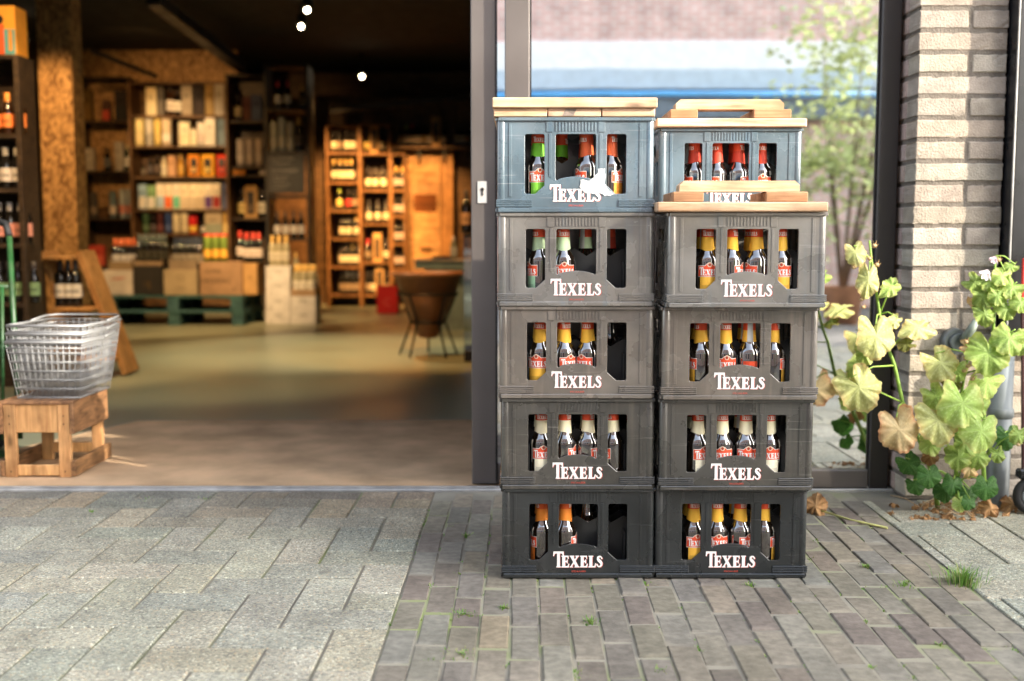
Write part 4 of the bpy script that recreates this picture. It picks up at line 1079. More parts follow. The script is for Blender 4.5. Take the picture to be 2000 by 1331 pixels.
plant('small leaved hollyhock with pale pink flowers beside the black window', baseC,
      [baseC, P(1920, 900, 3.63), P(1922, 780, 3.6), P(1938, 690, 3.58), P(1942, 600, 3.58), P(1944, 500, 3.58)],
      [(1904, 553, 3.55, 44, -.2, .3, .9, 'mid', .9, .3, .1), (1922, 578, 3.54, 54, -.1, .3, .5, 'mid', .9, .25, .1), (1936, 553, 3.54, 42, .0, .4, .2, 'mid', 1.0, .2, .1),
       (1957, 539, 3.53, 42, .2, .5, -.6, 'lime', .9, .2, .1), (1978, 562, 3.53, 54, .2, .4, -.7, 'mid', 1.0, .25, .1), (1949, 578, 3.52, 38, .1, .3, -.1, 'mid', 1.0, .25, .1),
       (1923, 614, 3.53, 52, -.1, .2, .3, 'mid', .85, .25, .1), (1967, 605, 3.53, 44, .2, .3, -.5, 'mid', .95, .25, .1), (1994, 592, 3.52, 40, .2, .3, -.5, 'mid', 1.0, .2, .1), (1975, 520, 3.56, 34, .1, .6, -1.2, 'mid', .7, .2, .2),
       (1906, 590, 3.56, 34, -.1, .2, .6, 'brown', .8, .3, .1), (1972, 660, 3.50, 78, .15, .6, -.6, 'mid', .9, .18, .1), (1996, 668, 3.52, 60, .2, .6, -.8, 'mid', .9, .2, .1), (1930, 690, 3.50, 92, .0, .5, -.1, 'mid', .98, .2, .0),
       (1898, 680, 3.53, 46, -.1, .4, 1.1, 'brown', .7, .2, .2), (1968, 855, 3.62, 54, .1, .2, .0, 'dark', .9, .1, .1), (1950, 888, 3.56, 34, .0, .3, .2, 'mid', .9, .25, .1), (1990, 850, 3.55, 40, .2, .3, -.4, 'mid', .9, .2, .1)],
      flowers=[(1928, 530, 3.54, 34, (.84, .78, .80)), (1943, 503, 3.55, 24, (.82, .68, .74))], buds=[(1950, 508, 3.55, 14), (1988, 868, 3.55, 14)])

# dry litter at the plant foot, fallen leaf, tuft
def dry_leaf(name, label, c, size, nrm, up, stalk=None, kind='dry'):
    t = thing(name, label, 'dead leaf', c)
    ml = MB(); leaf_into(ml, (0, 0, 0), size, nrm, up, kind, .9, .45, .3, .3, seed=int(size * 9999)); ml.build('blade', m_dry, t, recalc=False)
    if stalk:
        mb = MB(); mb.tube([Vector(s) - Vector(c) for s in stalk], [.0035, .003, .0038], 6, (.42, .42, .14)); mb.build('stalk', m_stem, t)
    return t
fl = G(1592, 1005) + Vector((0, 0, .028))
dry_leaf('fallen_leaf', 'curled dry leaf with a long pale stalk lying beside the crates', fl, .085, (-.3, -1, .3), (.1, 0, 1),
         [G(1598, 1003) + Vector((0, 0, .012)), G(1660, 1018) + Vector((0, 0, .004)), G(1733, 1034) + Vector((0, 0, .004))])
dl = G(1934, 1012) + Vector((0, 0, .03))
dry_leaf('fallen_leaf', 'upright brown curled leaf leaning at the foot of the plants', dl, .065, (.1, -1, .2), (0, 0, 1))
dl = G(1978, 1000) + Vector((0, 0, .025))
dry_leaf('fallen_leaf', 'crumpled brown leaf at the foot of the zinc drainpipe', dl, .075, (.3, -1, .6), (.3, 0, 1))
ml = MB()
for k in range(70):
    px = rnd.gauss(1860, 48); py = rnd.uniform(985, 1018)
    c = G(px, py) + Vector((0, 0, .006)); leaf_into(ml, c, rnd.uniform(.015, .040), (rnd.uniform(-.6, .6), rnd.uniform(-1, .2), 1), (rnd.uniform(-1, 1), rnd.uniform(-1, 1), .2), 'dry', .9, .4, .4, .3, seed=k)
for k in range(26):
    c = G(rnd.uniform(1790, 1950), rnd.uniform(985, 1012)); a = rnd.uniform(0, 6.28); l = rnd.uniform(.04, .14); d = Vector((math.cos(a), math.sin(a) * .4, rnd.uniform(0, .5))) * l
    ml.tube([c + Vector((0, 0, .003)), c + d * .5 + Vector((0, 0, .012)), c + d + Vector((0, 0, .004))], .0016, 5, (.45, .33, .2))
tag(ml.build('leaf_litter', m_dry, recalc=False), 'brown leaf litter and dead stalks under the hollyhocks', 'leaf litter', kind='stuff')
m_grass = mat('grass_blade', vc=True, rough=.6, var=.15, transl=.3)
def blades(mb, c, n, h, spread):
    for _ in range(n):
        a = rnd.uniform(0, 6.28); rr = abs(rnd.gauss(0, spread)); b = Vector(c) + Vector((math.cos(a) * rr, math.sin(a) * rr, 0))
        hh = h * rnd.uniform(.4, 1.1); lean = Vector((math.cos(a), math.sin(a), 0)) * hh * rnd.uniform(.1, .9)
        w = rnd.uniform(.0008, .0018); sd = Vector((-math.sin(a), math.cos(a), 0)) * w
        col = rnd.choice([(.10, .26, .03), (.16, .32, .05), (.22, .36, .08), (.30, .32, .12)])
        m1 = b + lean * .35 + Vector((0, 0, hh * .6)); m2 = b + lean + Vector((0, 0, hh * .85))
        mb.add([b - sd, b + sd, m1 + sd * .8, m1 - sd * .8, m2], [(0, 1, 2, 3), (3, 2, 4)], col)
mb = MB(); c = G(1880, 1140); blades(mb, (0, 0, -.004), 260, .055, .026)
tag(mb.build('grass_tuft', m_grass, loc=c, recalc=False), 'small green grass tuft growing between the bricks at right', 'grass tuft')
mb = MB()
for (px, py, n, h, s_) in [(912, 1047, 70, .014, .010), (878, 1030, 35, .010, .007), (905, 1200, 90, .012, .020), (905, 1278, 70, .012, .018), (1152, 1215, 60, .016, .012), (985, 1186, 40, .012, .010), (1465, 1143, 50, .012, .010), (1692, 1107, 45, .014, .008), (1765, 1143, 50, .018, .012), (1257, 1140, 40, .01, .012), (180, 1000, 30, .012, .012), (155, 1020, 25, .01, .01), (1835, 1258, 20, .01, .008), (1290, 1310, 40, .012, .012), (1120, 1316, 40, .01, .02), (840, 1290, 20, .01, .01), (285, 975, 20, .012, .02), (400, 975, 25, .012, .02)]:
    blades(mb, G(px, py) - Vector((0, 0, .004)), n, h, s_)
for i in range(nu):
    for j in range(40):
        if rnd.random() < .22:
            p = xy(i * PU, rnd.uniform(-2.2, -.1))
            blades(mb, p - Vector((0, 0, .004)), rnd.randint(3, 14), rnd.uniform(.003, .008), .009)
tag(mb.build('joint_weeds', m_grass, recalc=False), 'tiny weeds and moss sprouting in the paving joints', 'weeds', kind='stuff')

# ================================================================== STOOL, BASKETS, TROLLEY
SX0, SX1, SY0, SY1 = P(8, 860, 4.15).x, P(137, 860, 4.15).x, 4.15, 4.50
ST = .285
st = thing('wooden_stool', 'low stool made from an old wooden crate under the wire baskets', 'stool', (SX0, SY0, .006))
sw, sd_ = SX1 - SX0, SY1 - SY0
for (xa, ya, nm) in ((0, 0, 1), (sw - .044, 0, 1), (.0, sd_ - .02, 0), (sw - .044, sd_ - .02, 0)):
    mb = MB(); mb.box(xa, xa + .044, ya, ya + .02, 0, ST - .012, wcol(), .002); mb.build('leg', m_stool, st)
for ya in (.004, sd_ - .018):
    mb = MB(); mb.box(.0445, sw - .0445, ya, ya + .014, ST - .118, ST - .012, wcol(), .002); mb.build('apron', m_stool, st)
for xa in (-.018, sw + .001):
    mb = MB(); mb.box(xa, xa + .016, -.004, sd_ + .004, ST - .122, ST - .010, wcol(), .002); mb.build('side_board', m_stool_old, st)
    mb = MB(); mb.box(xa, xa + .016, -.002, sd_ + .03, .004, .062, wcol(), .002); mb.build('side_rail', m_stool_old, st)
for ya, za in ((.003, .006), (sd_ - .017, .03)):
    mb = MB(); mb.box(.0445, sw - .0445, ya, ya + .014, za, za + .04, wcol(), .002); mb.build('stretcher', m_stool, st)
for k in range(4):
    mb = MB(); y0 = -.004 + k * (sd_ + .008) / 4; mb.box(-.018, sw + .017, y0 + .001, y0 + (sd_ + .008) / 4 - .002, ST - .0118, ST, wcol(), .0015); mb.build('seat_board', m_stool_old, st)
mb = MB()
for (xa, zz) in ((.022, .20), (.022, .23), (.022, .022), (sw - .022, .20), (sw - .022, .23), (sw - .022, .022)): mb.tube([(xa, -.0014, zz), (xa, .001, zz)], .0028, 8)
mb.build('screw', m_iron, st)

def basket_mesh():
    mbw = MB(); mr_ = MB(); mh = MB()
    tw, td, bw_, bd_, h = .285, .355, .230, .30, .212
    def pt(u, v, z):              # u,v in -.5..5
        f = z / h; return Vector((u * (bw_ + (tw - bw_) * f), v * (bd_ + (td - bd_) * f), z))
    wr = .0014
    NX, NY, NZ = 12, 13, 6
    for i in range(NX + 1):
        u = -.5 + i / NX
        mbw.tube([pt(u, -.5, h), pt(u, -.5, 0), pt(u, .5, 0), pt(u, .5, h)], wr, 5)
    for j in range(NY + 1):
        v = -.5 + j / NY
        mbw.tube([pt(-.5, v, h), pt(-.5, v, 0), pt(.5, v, 0), pt(.5, v, h)], wr, 5)
    for k in range(NZ):
        z = .004 + (h - .01) * (k / NZ); r_ = wr * 1.5
        mbw.tube([pt(-.5, -.5, z), pt(.5, -.5, z), pt(.5, .5, z), pt(-.5, .5, z), pt(-.5, -.5, z)], r_, 6)
    mr_.tube([pt(-.5, -.5, h), pt(.5, -.5, h), pt(.5, .5, h), pt(-.5, .5, h), pt(-.5, -.5, h)], .0055, 8)
    mr_.tube([pt(-.5, -.5, h - .022), pt(.5, -.5, h - .022), pt(.5, .5, h - .022), pt(-.5, .5, h - .022), pt(-.5, -.5, h - .022)], .003, 8)
    a = pt(-.52, 0.08, h + .004); b = pt(.52, .08, h + .004)
    mh.tube([a, a + Vector((.0, .12, .010)), a + Vector((.03, .17, .012)), b + Vector((-.03, .17, .012)), b + Vector((0, .12, .010)), b], .004, 8)
    for s_ in (-.35, -.2): pass
    return mbw, mr_, mh
bk = None
bx = (P(22, 700, 4.2).x + P(168, 700, 4.2).x) / 2
for k, lb in enumerate(('lowest wire shopping basket of the nested stack on the stool', 'middle wire shopping basket nested between the two others', 'topmost wire shopping basket with folded handle on the nested stack')):
    if bk is None:
        bk = empty('wire_basket'); a, b, c = basket_mesh()
        a.build('wire_mesh', m_chrome, bk, recalc=False); b.build('rim', m_chrome, bk, recalc=False); c.build('handle', m_chrome, bk, recalc=False)
        o = bk
    else: o = copy_tree(bk)
    o.location = (bx + .004 * k, 4.345 + .004 * k, ST + .006 + .004 + .030 * k); o.rotation_euler = (0, 0, R(-1 - .8 * k))
    tag(o, lb, 'shopping basket', 'nested wire baskets')

tr = thing('hand_truck', 'green steel hand truck with dark grip standing behind the baskets', 'hand truck', (P(20, 700, 4.75).x, 4.75, 0))
o = Vector(tr.location)
mb = MB()
pA, pB = P(18, 462, 4.75) - o, P(40, 880, 4.65) - o; pA2, pB2 = P(-70, 462, 4.85) - o, P(2, 880, 4.75) - o
pB.z = .06; pA2 = pA + Vector((-.32, .05, 0)); pB2 = pB + Vector((-.32, .05, 0))
mb.tube([pB, pA], .012, 10); mb.tube([pB2, pA2], .012, 10)
for f in (.15, .45, .75): mb.tube([pB.lerp(pA, f), pB2.lerp(pA2, f)], .009, 8)
mb.tube([P(4, 560, 4.60) - o, P(6, 860, 4.55) - o], .008, 8)
mb.build('frame', m_green, tr)
mb = MB(); mb.tube([pA, pA + Vector((-.02, .02, .05)), pA + Vector((-.10, .05, .075)), pA2 + Vector((.10, 0, .075)), pA2 + Vector((.02, 0, .05)), pA2], .015, 10); mb.build('grip', m_rubber, tr)
for p in (pB, pB2):
    mb = MB(); wheel(mb, p.x - .14, p.y + .06, .06, .06, .035); mb.build('wheel', m_rubber, tr)
mb = MB(); mb.box(pB2.x, pB.x, pB.y - .14, pB.y, .005, .012); mb.build('toe_plate', m_green, tr)

# ================================================================== INTERIOR ITEMS
def named(c):  # colour words for labels
    return c
PROTO = {}
def wine_bottle(glass, lab, cap, kind='wine'):
    key = (glass, lab, cap, kind)
    if key in PROTO: return copy_tree(PROTO[key])
    r = empty('wine_bottle' if kind == 'wine' else ('beer_bottle' if kind == 'beer' else 'spirit_bottle'))
    if kind == 'wine': prof = [(0, 0), (.036, 0), (.0375, .006), (.0375, .185), (.034, .205), (.022, .225), (.0155, .24), (.0145, .30), (0, .30)]; z0, z1, cz, R0 = .06, .145, .235, .0375
    elif kind == 'beer': prof = [(0, 0), (.029, 0), (.031, .005), (.031, .13), (.028, .148), (.018, .175), (.014, .19), (.013, .232), (0, .232)]; z0, z1, cz, R0 = .04, .115, .185, .031
    else: prof = [(0, 0), (.038, 0), (.040, .006), (.040, .165), (.036, .185), (.020, .205), (.0155, .215), (.0155, .265), (0, .265)]; z0, z1, cz, R0 = .045, .14, .225, .040
    mb = MB(); mb.lathe(prof, 16, col=glass); mb.build('glass_body', m_glassw, r)
    mb = MB(); mb.lathe([(R0 + .0006, z0), (R0 + .0006, z1)], 12, a0=-1.9, a1=1.9, col=lab)
    mb.lathe([(R0 + .0012, z0 + (z1 - z0) * .35), (R0 + .0012, z0 + (z1 - z0) * .55)], 8, a0=-.7, a1=.7, col=tuple(x * .45 for x in lab)); mb.build('label', m_paper, r, recalc=False)
    top = prof[-1][1]
    mb = MB(); mb.lathe([(.0185 if kind != 'beer' else .0165, cz), (.0168, top - .03), (.0166, top + .002), (0, top + .003)], 12, col=cap); mb.build('capsule', m_paint, r)
    PROTO[key] = r
    return r
def gift_box(w, h, d, c1, c2, split=.5, window=None):
    r = empty('gift_box'); mb = MB()
    mb.box(-w / 2, w / 2, -d / 2, d / 2, 0, h, c1, .002); mb.build('carton', m_card, r)
    mb = MB()
    if window:
        mb.box(-w * .30, w * .30, -d / 2 - .002, -d / 2 - .0005, h * .12, h * .82, (.012, .01, .01)); mb.build('window', m_paint, r)
        mb = MB(); mb.lathe([(w * .22, h * .12), (w * .22, h * .5), (w * .08, h * .66), (w * .08, h * .8)], 12, c=(0, -d / 2 + .004, 0), col=(.03, .02, .015), a0=-1.57, a1=1.57)
        mb.lathe([(w * .225, h * .2), (w * .225, h * .42)], 12, c=(0, -d / 2 + .002, 0), col=window, a0=-1.2, a1=1.2); mb.build('bottle_print', m_paper, r, recalc=False)
    else:
        mb.box(-w / 2 + .003, w / 2 - .003, -d / 2 - .0012, -d / 2 - .0003, h * .04, h * split, c2); mb.build('printed_panel', m_card, r)
        mb = MB(); mb.box(-w * .25, w * .25, -d / 2 - .0022, -d / 2 - .0013, h * (split + .12), h * (split + .2), tuple(x * .5 for x in c1)); mb.build('emblem', m_card, r)
    return r
def tube_box(rad, h, c1, c2, cap):
    r = empty('spirit_tube'); mb = MB(); mb.lathe([(0, 0), (rad, 0), (rad, h * .94)], 18, col=c1); mb.build('tube', m_card, r)
    mb = MB(); mb.lathe([(rad * 1.03, h * .93), (rad * 1.03, h), (0, h)], 18, col=cap); mb.build('cap', m_paint, r)
    mb = MB(); mb.lathe([(rad * 1.01, h * .15), (rad * 1.01, h * .45)], 10, a0=-1.2, a1=1.2, col=c2); mb.build('label', m_paper, r, recalc=False)
    return r
def setat(o, px, py, Y, label, cat, group=None, rz=0, dy=0, z=None):
    p = P(px, py, Y); o.location = (p.x, Y + dy, p.z if z is None else z); o.rotation_euler = (0, 0, rz if rz else rnd.uniform(-.15, .15))
    tag(o, label, cat, group); return o

BLK = (.010, .009, .008); GRN = (.012, .022, .010); BRN = (.03, .012, .005); CLR = (.28, .25, .16)
WHT = (.78, .74, .66); CRM = (.75, .62, .38); GOLD = (.62, .40, .12); REDC = (.45, .03, .03); DRK = (.03, .025, .025); GRY = (.35, .36, .36)

def rack(name, label, x0, x1, ytop, Ybase, shelf_py, Y, depth, m, mback=None, back=True, sides=True, cat='shelf rack'):
    """open rack standing on the floor; shelf boards at the given picture heights"""
    X0, X1 = P(x0, 400, Y).x, P(x1, 400, Y).x; ztop = P(x0, ytop, Y).z
    t = thing(name, label, cat, ((X0 + X1) / 2, Y, 0)); w = (X1 - X0) / 2
    if sides:
        for s in (-1, 1):
            mb = MB(); mb.box(s * w - .015, s * w + .015, -.02, depth, 0, ztop, wcol(), .003); mb.build('side_panel', m, t)
    zs = []
    for py in shelf_py:
        z = P(x0, py, Y).z; zs.append(z)
        mb = MB(); mb.box(-w + .016, w - .016, -.018, depth - .012, z - .026, z, wcol(), .003); mb.build('shelf', m, t)
    mb = MB(); mb.box(-w + .016, w - .016, -.0175, depth - .012, ztop - .025, ztop - .0005, wcol(), .003); mb.build('top_board', m, t)
    if back:
        mb = MB(); mb.box(-w + .0155, w - .0155, depth - .0115, depth, .0, ztop - .001, wcol()); mb.build('back_panel', mback or m, t)
    return t, zs

# ---- left beer rack (near)
t, zs = rack('beer_rack', 'dark beer rack along the left edge inside the doorway', -330, 44, 108, 0, [262, 368, 476, 592], 6.5, .20, m_dark_wood)
rowz = zs
def beer_row(px_list, z, Y, glass, lab, cap, label, grp):
    for px in px_list:
        o = wine_bottle(glass, lab, cap, 'beer'); p = P(px, 300, Y); o.location = (p.x, Y + .05 + rnd.uniform(0, .02), z); o.rotation_euler = (0, 0, rnd.uniform(-.3, .3)); tag(o, label, 'beer bottle', grp)
beer_row([-60, -38, -14, 10, 36], zs[0] + .0005, 6.5, BRN, (.80, .24, .06), (.75, .28, .05), 'orange labelled beer bottle on the upper shelf of the left rack', 'orange labelled beers')
beer_row([-48, -22, 2, 24], zs[1] + .0005, 6.5, BLK, (.62, .56, .50), (.5, .45, .36), 'pale labelled beer bottle on the second shelf of the left rack', 'pale labelled beers')
beer_row([-40, -18, 4, 24, 39], zs[2] + .0005, 6.5, BLK, (.62, .28, .22), (.45, .40, .36), 'red and blue labelled beer bottle on the third shelf of the left rack', 'red labelled beers')
beer_row([-40, -20, -2, 16, 34, 50], zs[3] + .0005, 6.5, BLK, (.20, .32, .16), DRK, 'green labelled beer bottle on the lowest shelf of the left rack', 'green labelled beers')
# illustrated carton on the rack
o = thing('beer_carton', 'orange and teal illustrated beer carton on top of the left rack', 'carton', P(2, 96, 6.5)); o.location.z = P(0, 108, 6.5).z + .001
mb = MB(); w, h = .085, .27
mb.box(-w - .06, w, 0, .16, 0, h, (.80, .36, .05), .003); mb.build('carton', m_card, o)
mb = MB(); mb.box(-w - .055, w - .004, -.0016, -.0006, .004, h * .52, (.10, .34, .36)); mb.box(-w * .25, w * .25, -.0030, -.0018, .004, h * .62, (.75, .12, .04)); mb.box(-.055, -.03, -.0045, -.0032, h * .08, h * .55, (.02, .02, .03)); mb.box(.045, .068, -.0045, -.0032, h * .08, h * .5, (.62, .28, .06)); mb.tube([(-.005, -.0045, h * .72), (-.005, -.0030, h * .72)], .026, 16, (.03, .02, .02)); mb.build('illustration', m_card, o)
# strand board column
cX0, cX1 = P(80, 300, 8.5).x, P(146, 300, 8.5).x
mb = MB(); mb.box(cX0, cX1, 8.5, 8.72, 0, 2.995, ch=.004); tag(mb.build('column', m_osb), 'square column clad in strand board left inside the shop', 'column')
# leaning display
dspl = thing('wooden_display', 'pale wooden leaning bottle display standing behind the stool', 'bottle display', (P(190, 735, 7.2).x, 7.2, 0))
o = Vector(dspl.location)
def gl(p): p = p - o; return p
for dx in (6, -66):
    mb = MB(); a = gl(P(146 + dx, 492, 7.2)); b = gl(P(238 + dx, 736, 7.2)); b.z = .01
    a.y += .12 if dx else 0; b.y += .12 if dx else 0
    mb.bar(b, a, .040, .24, wcol(), .003, up=(0, 1, 0)); mb.build('side_board', m_board, dspl)
zsh = P(150, 600, 7.2).z
for zz, xa, xb in ((zsh, 108, 190), (.12, 150, 225), (P(100, 498, 7.2).z - .01, 85, 150)):
    mb = MB(); mb.box(P(xa, 500, 7.2).x - o.x, P(xb, 500, 7.2).x - o.x, -.10, .24, zz - .02, zz, wcol(), .002); mb.build('shelf', m_board, dspl)
for i, px in enumerate((120, 136, 150)):
    b_ = wine_bottle(BLK, (.70, .66, .58), DRK, 'wine'); setat(b_, px, 600, 7.22, 'dark wine bottle with white label standing in the leaning display', 'wine bottle', 'bottles in the leaning display', z=zsh + .001)

# ---- whisky racks at the back left
def shelf_items(t, zs, Y, rackname, rows):
    for ri, row in enumerate(rows):
        for ii, it in enumerate(row):
            kind, px, wpx, hpx, c1, c2, desc = it[:7]
            mpp = M(Y, zs[ri]); w, h = wpx * mpp, hpx * mpp
            pos = f'{ORD[ii] if ii < 6 else ["seventh","eighth","ninth","tenth","eleventh","twelfth"][ii-6]} from left on shelf {["one","two","three","four","five","six","seven"][ri]} of {rackname}'
            if kind == 'box': o = gift_box(w, h, min(.09, w * 1.0), c1, c2, .5); cat = 'gift box'
            elif kind == 'win': o = gift_box(w, h, .09, c1, c2, .5, window=c2); cat = 'gift box'
            elif kind == 'tube': o = tube_box(w / 2, h, c1, c2, tuple(x * .8 for x in c1)); cat = 'spirit tube'
            else:
                o = wine_bottle(c1, c2, it[7] if len(it) > 7 else DRK, kind); cat = 'bottle'
                base = {'wine': .303, 'spirit': .268, 'beer': .233}[kind]; s = h / base; o.scale = (s, s, s)
            p = P(px, 300, Y); o.location = (p.x, Y + .06, zs[ri] + .0008); o.rotation_euler = (0, 0, rnd.uniform(-.05, .05))
            tag(o, f'{desc}, {pos}', cat)
t, zs = rack('whisky_rack', 'brightly lit wooden whisky rack full of pale tubes and cartons', 259, 446, 160, 0, [226, 285, 345, 409, 457, 520], 12.8, .36, m_shelf)
YEL = (.85, .66, .22); ORG = (.85, .30, .03)
shelf_items(t, zs, 12.8, 'lit rack', [
    [('box', 297, 20, 54, CRM, (.80, .70, .45), 'cream carton'), ('box', 315, 13, 56, (.10, .09, .08), (.18, .16, .14), 'dark carton'), ('spirit', 333, 16, 56, BRN, (.75, .68, .60), 'white labelled bottle', DRK), ('spirit', 348, 14, 52, BLK, (.80, .76, .66), 'dark bottle', DRK), ('box', 367, 21, 58, (.30, .25, .19), (.36, .30, .23), 'grey brown carton'), ('box', 390, 19, 58, DRK, (.05, .04, .04), 'black carton'), ('box', 411, 17, 60, (.28, .18, .07), (.34, .24, .11), 'tan carton'), ('box', 430, 18, 62, (.42, .38, .32), (.45, .41, .36), 'light grey carton')],
    [('tube', 271, 17, 52, (.88, .74, .36), (.75, .6, .3), 'pale yellow tube'), ('tube', 290, 15, 52, (.72, .68, .60), (.4, .38, .34), 'off white tube'), ('tube', 306, 13, 52, YEL, (.8, .6, .2), 'yellow tube'), ('tube', 324, 19, 52, (.80, .66, .48), (.9, .86, .75), 'cream tube'), ('box', 360, 20, 46, (.90, .84, .62), (.88, .80, .55), 'bright ivory carton'), ('box', 377, 12, 32, (.9, .84, .66), (.88, .82, .6), 'small ivory carton'), ('tube', 392, 17, 46, (.84, .80, .74), (.7, .6, .55), 'white tube'), ('box', 410, 20, 54, (.82, .78, .70), (.80, .76, .68), 'tall white carton'), ('box', 432, 14, 52, (.16, .22, .27), (.18, .24, .29), 'blue grey carton')],
    [('spirit', 276, 13, 28, BLK, (.2, .17, .13), 'squat dark bottle', BRN), ('spirit', 289, 14, 40, BLK, (.12, .1, .1), 'black bottle', BRN), ('spirit', 303, 14, 42, BLK, (.14, .1, .08), 'black bottle', BRN), ('spirit', 317, 15, 38, (.75, .66, .45), (.85, .78, .6), 'ivory bottle', (.8, .7, .5)), ('box', 334, 15, 40, (.62, .36, .20), (.70, .42, .25), 'pinkish carton'), ('spirit', 350, 15, 42, (.55, .28, .05), (.75, .45, .10), 'amber bottle', GOLD), ('win', 377, 22, 42, ORG, (.85, .55, .2), 'orange windowed gift box'), ('win', 405, 24, 42, (.90, .45, .04), (.88, .66, .2), 'golden windowed gift box'), ('win', 432, 20, 42, (.66, .05, .02), (.75, .12, .08), 'red windowed gift box')],
    [('box', 275, 15, 48, (.35, .52, .66), (.80, .78, .72), 'blue and white carton'), ('box', 292, 16, 46, (.22, .38, .18), (.82, .80, .74), 'green topped white carton'), ('box', 309, 14, 50, (.82, .74, .58), (.42, .55, .68), 'light blue carton'), ('box', 325, 15, 50, (.82, .70, .52), (.80, .17, .06), 'orange red carton'), ('box', 341, 14, 50, (.82, .74, .58), (.16, .52, .34), 'green carton'), ('box', 357, 16, 50, (.86, .74, .52), (.66, .54, .38), 'cream carton'), ('box', 374, 16, 50, (.86, .74, .52), (.66, .54, .38), 'cream carton'), ('box', 389, 13, 50, (.86, .74, .52), (.66, .54, .38), 'cream carton'), ('box', 404, 15, 50, (.82, .72, .55), (.16, .08, .26), 'purple carton'), ('box', 420, 15, 50, (.82, .72, .55), (.40, .05, .05), 'dark red carton'), ('box', 435, 11, 50, (.10, .12, .22), (.12, .14, .25), 'navy carton')],
    [('tube', 278, 13, 40, (.05, .10, .05), (.1, .16, .08), 'dark green tube'), ('spirit', 292, 12, 36, BLK, (.12, .1, .1), 'black bottle', DRK), ('tube', 306, 12, 40, (.10, .03, .03), (.18, .06, .06), 'maroon tube'), ('tube', 322, 14, 40, (.04, .07, .20), (.08, .12, .28), 'navy tube'), ('tube', 338, 14, 40, (.78, .68, .45), (.7, .6, .4), 'cream tube'), ('tube', 354, 14, 40, (.80, .70, .46), (.72, .62, .4), 'cream tube'), ('tube', 371, 17, 34, (.72, .03, .03), (.85, .55, .08), 'red tube'), ('spirit', 390, 12, 26, BLK, WHT, 'small dark bottle', DRK), ('box', 412, 32, 40, (.45, .36, .24), (.28, .30, .22), 'wide beige carton'), ('box', 438, 14, 40, (.42, .26, .08), (.6, .45, .18), 'brown carton')],
])
t, zs = rack('spirit_rack', 'dark wooden rack between the column and the lit whisky rack', 160, 258, 150, 0, [236, 334, 426, 520], 13.0, .36, m_dark_wood, m_shelf)
shelf_items(t, zs, 13.0, 'dark left rack', [
    [('box', 172, 16, 60, (.14, .09, .03), (.2, .12, .04), 'brown carton'), ('box', 208, 14, 40, (.09, .05, .04), (.5, .08, .05), 'carton with red panel'), ('box', 237, 22, 58, DRK, (.03, .03, .03), 'large black carton')],
    [('box', 170, 22, 44, (.55, .50, .44), (.5, .46, .40), 'pale carton'), ('spirit', 206, 14, 46, BLK, (.16, .17, .18), 'black bottle', DRK), ('box', 230, 15, 56, (.48, .44, .38), (.42, .38, .32), 'grey white carton'), ('spirit', 246, 13, 50, GRN, (.5, .46, .38), 'dark bottle', (.4, .35, .2))],
    [('tube', 176, 16, 50, (.10, .09, .08), (.2, .15, .1), 'dark tube'), ('tube', 214, 14, 52, (.16, .22, .24), (.6, .5, .4), 'blue grey tube'), ('tube', 233, 13, 56, (.45, .5, .5), (.5, .2, .15), 'pale blue tube'), ('tube', 248, 13, 56, (.42, .48, .5), (.5, .2, .15), 'pale blue tube')],
    [('box', 180, 28, 40, (.40, .05, .03), (.5, .1, .06), 'red carton')]])
t, zs = rack('spirit_rack', 'dark wooden rack between the lit whisky rack and the chalkboard', 448, 522, 145, 0, [236, 326, 342, 426, 520], 12.9, .36, m_dark_wood, m_dark_wood)
shelf_items(t, zs, 12.9, 'dark right rack', [
    [('spirit', 465, 18, 50, BLK, (.38, .32, .20), 'stout dark bottle', DRK), ('box', 483, 15, 46, (.07, .03, .03), (.09, .04, .03), 'maroon carton'), ('box', 502, 20, 50, (.05, .06, .11), (.06, .08, .14), 'navy carton')],
    [('tube', 468, 15, 54, (.46, .40, .36), (.5, .44, .4), 'white tube'), ('tube', 486, 15, 54, (.48, .42, .40), (.5, .44, .4), 'white tube with purple cap'), ('tube', 504, 15, 54, (.50, .42, .36), (.5, .44, .4), 'white tube')],
    [('box', 465, 24, 12, (.42, .18, .03), (.5, .2, .04), 'small orange carton'), ('box', 512, 13, 14, (.45, .42, .4), (.5, .46, .42), 'small white carton')],
    [('spirit', 469, 13, 56, BLK, (.55, .42, .16), 'yellow labelled bottle', DRK), ('win', 487, 24, 62, (.40, .24, .09), (.12, .08, .05), 'wooden windowed gift case'), ('spirit', 508, 14, 58, BLK, (.5, .46, .36), 'white labelled bottle', DRK)], []])
# black tower with chalkboard
t, zs = rack('crate_tower', 'black crate tower with a chalkboard in front of the rear shelves', 522, 603, 126, 0, [212, 296, 382, 466, 540], 12.4, .34, m_iron, back=False)
mb = MB(); X0, X1 = P(526, 340, 12.4).x - t.location.x, P(596, 340, 12.4).x - t.location.x; z0, z1 = P(526, 378, 12.4).z, P(526, 302, 12.4).z
mb.box(X0, X1, -.05, -.028, z0, z1, ch=.002); cb = mb.build('chalkboard', mat('slate', (.018, .018, .018), rough=.7, var=.5, scale=12), t)
mb = MB()
for (zz, xa, xb) in ((.88, .1, .75), (.76, .15, .6), (.60, .1, .85), (.55, .12, .8), (.42, .15, .55), (.33, .15, .5), (.22, .15, .6), (.14, .12, .5)):
    pts = [Vector((X0 + (X1 - X0) * (xa + (xb - xa) * q / 14), -.0512, z0 + (z1 - z0) * (zz + rnd.uniform(-.02, .02)))) for q in range(15)]
    mb.tube(pts, .0022, 4)
mb.build('chalk_writing', mat('chalk', (.30, .28, .25), rough=.9), cb, recalc=False)
t2, zs2 = t, zs
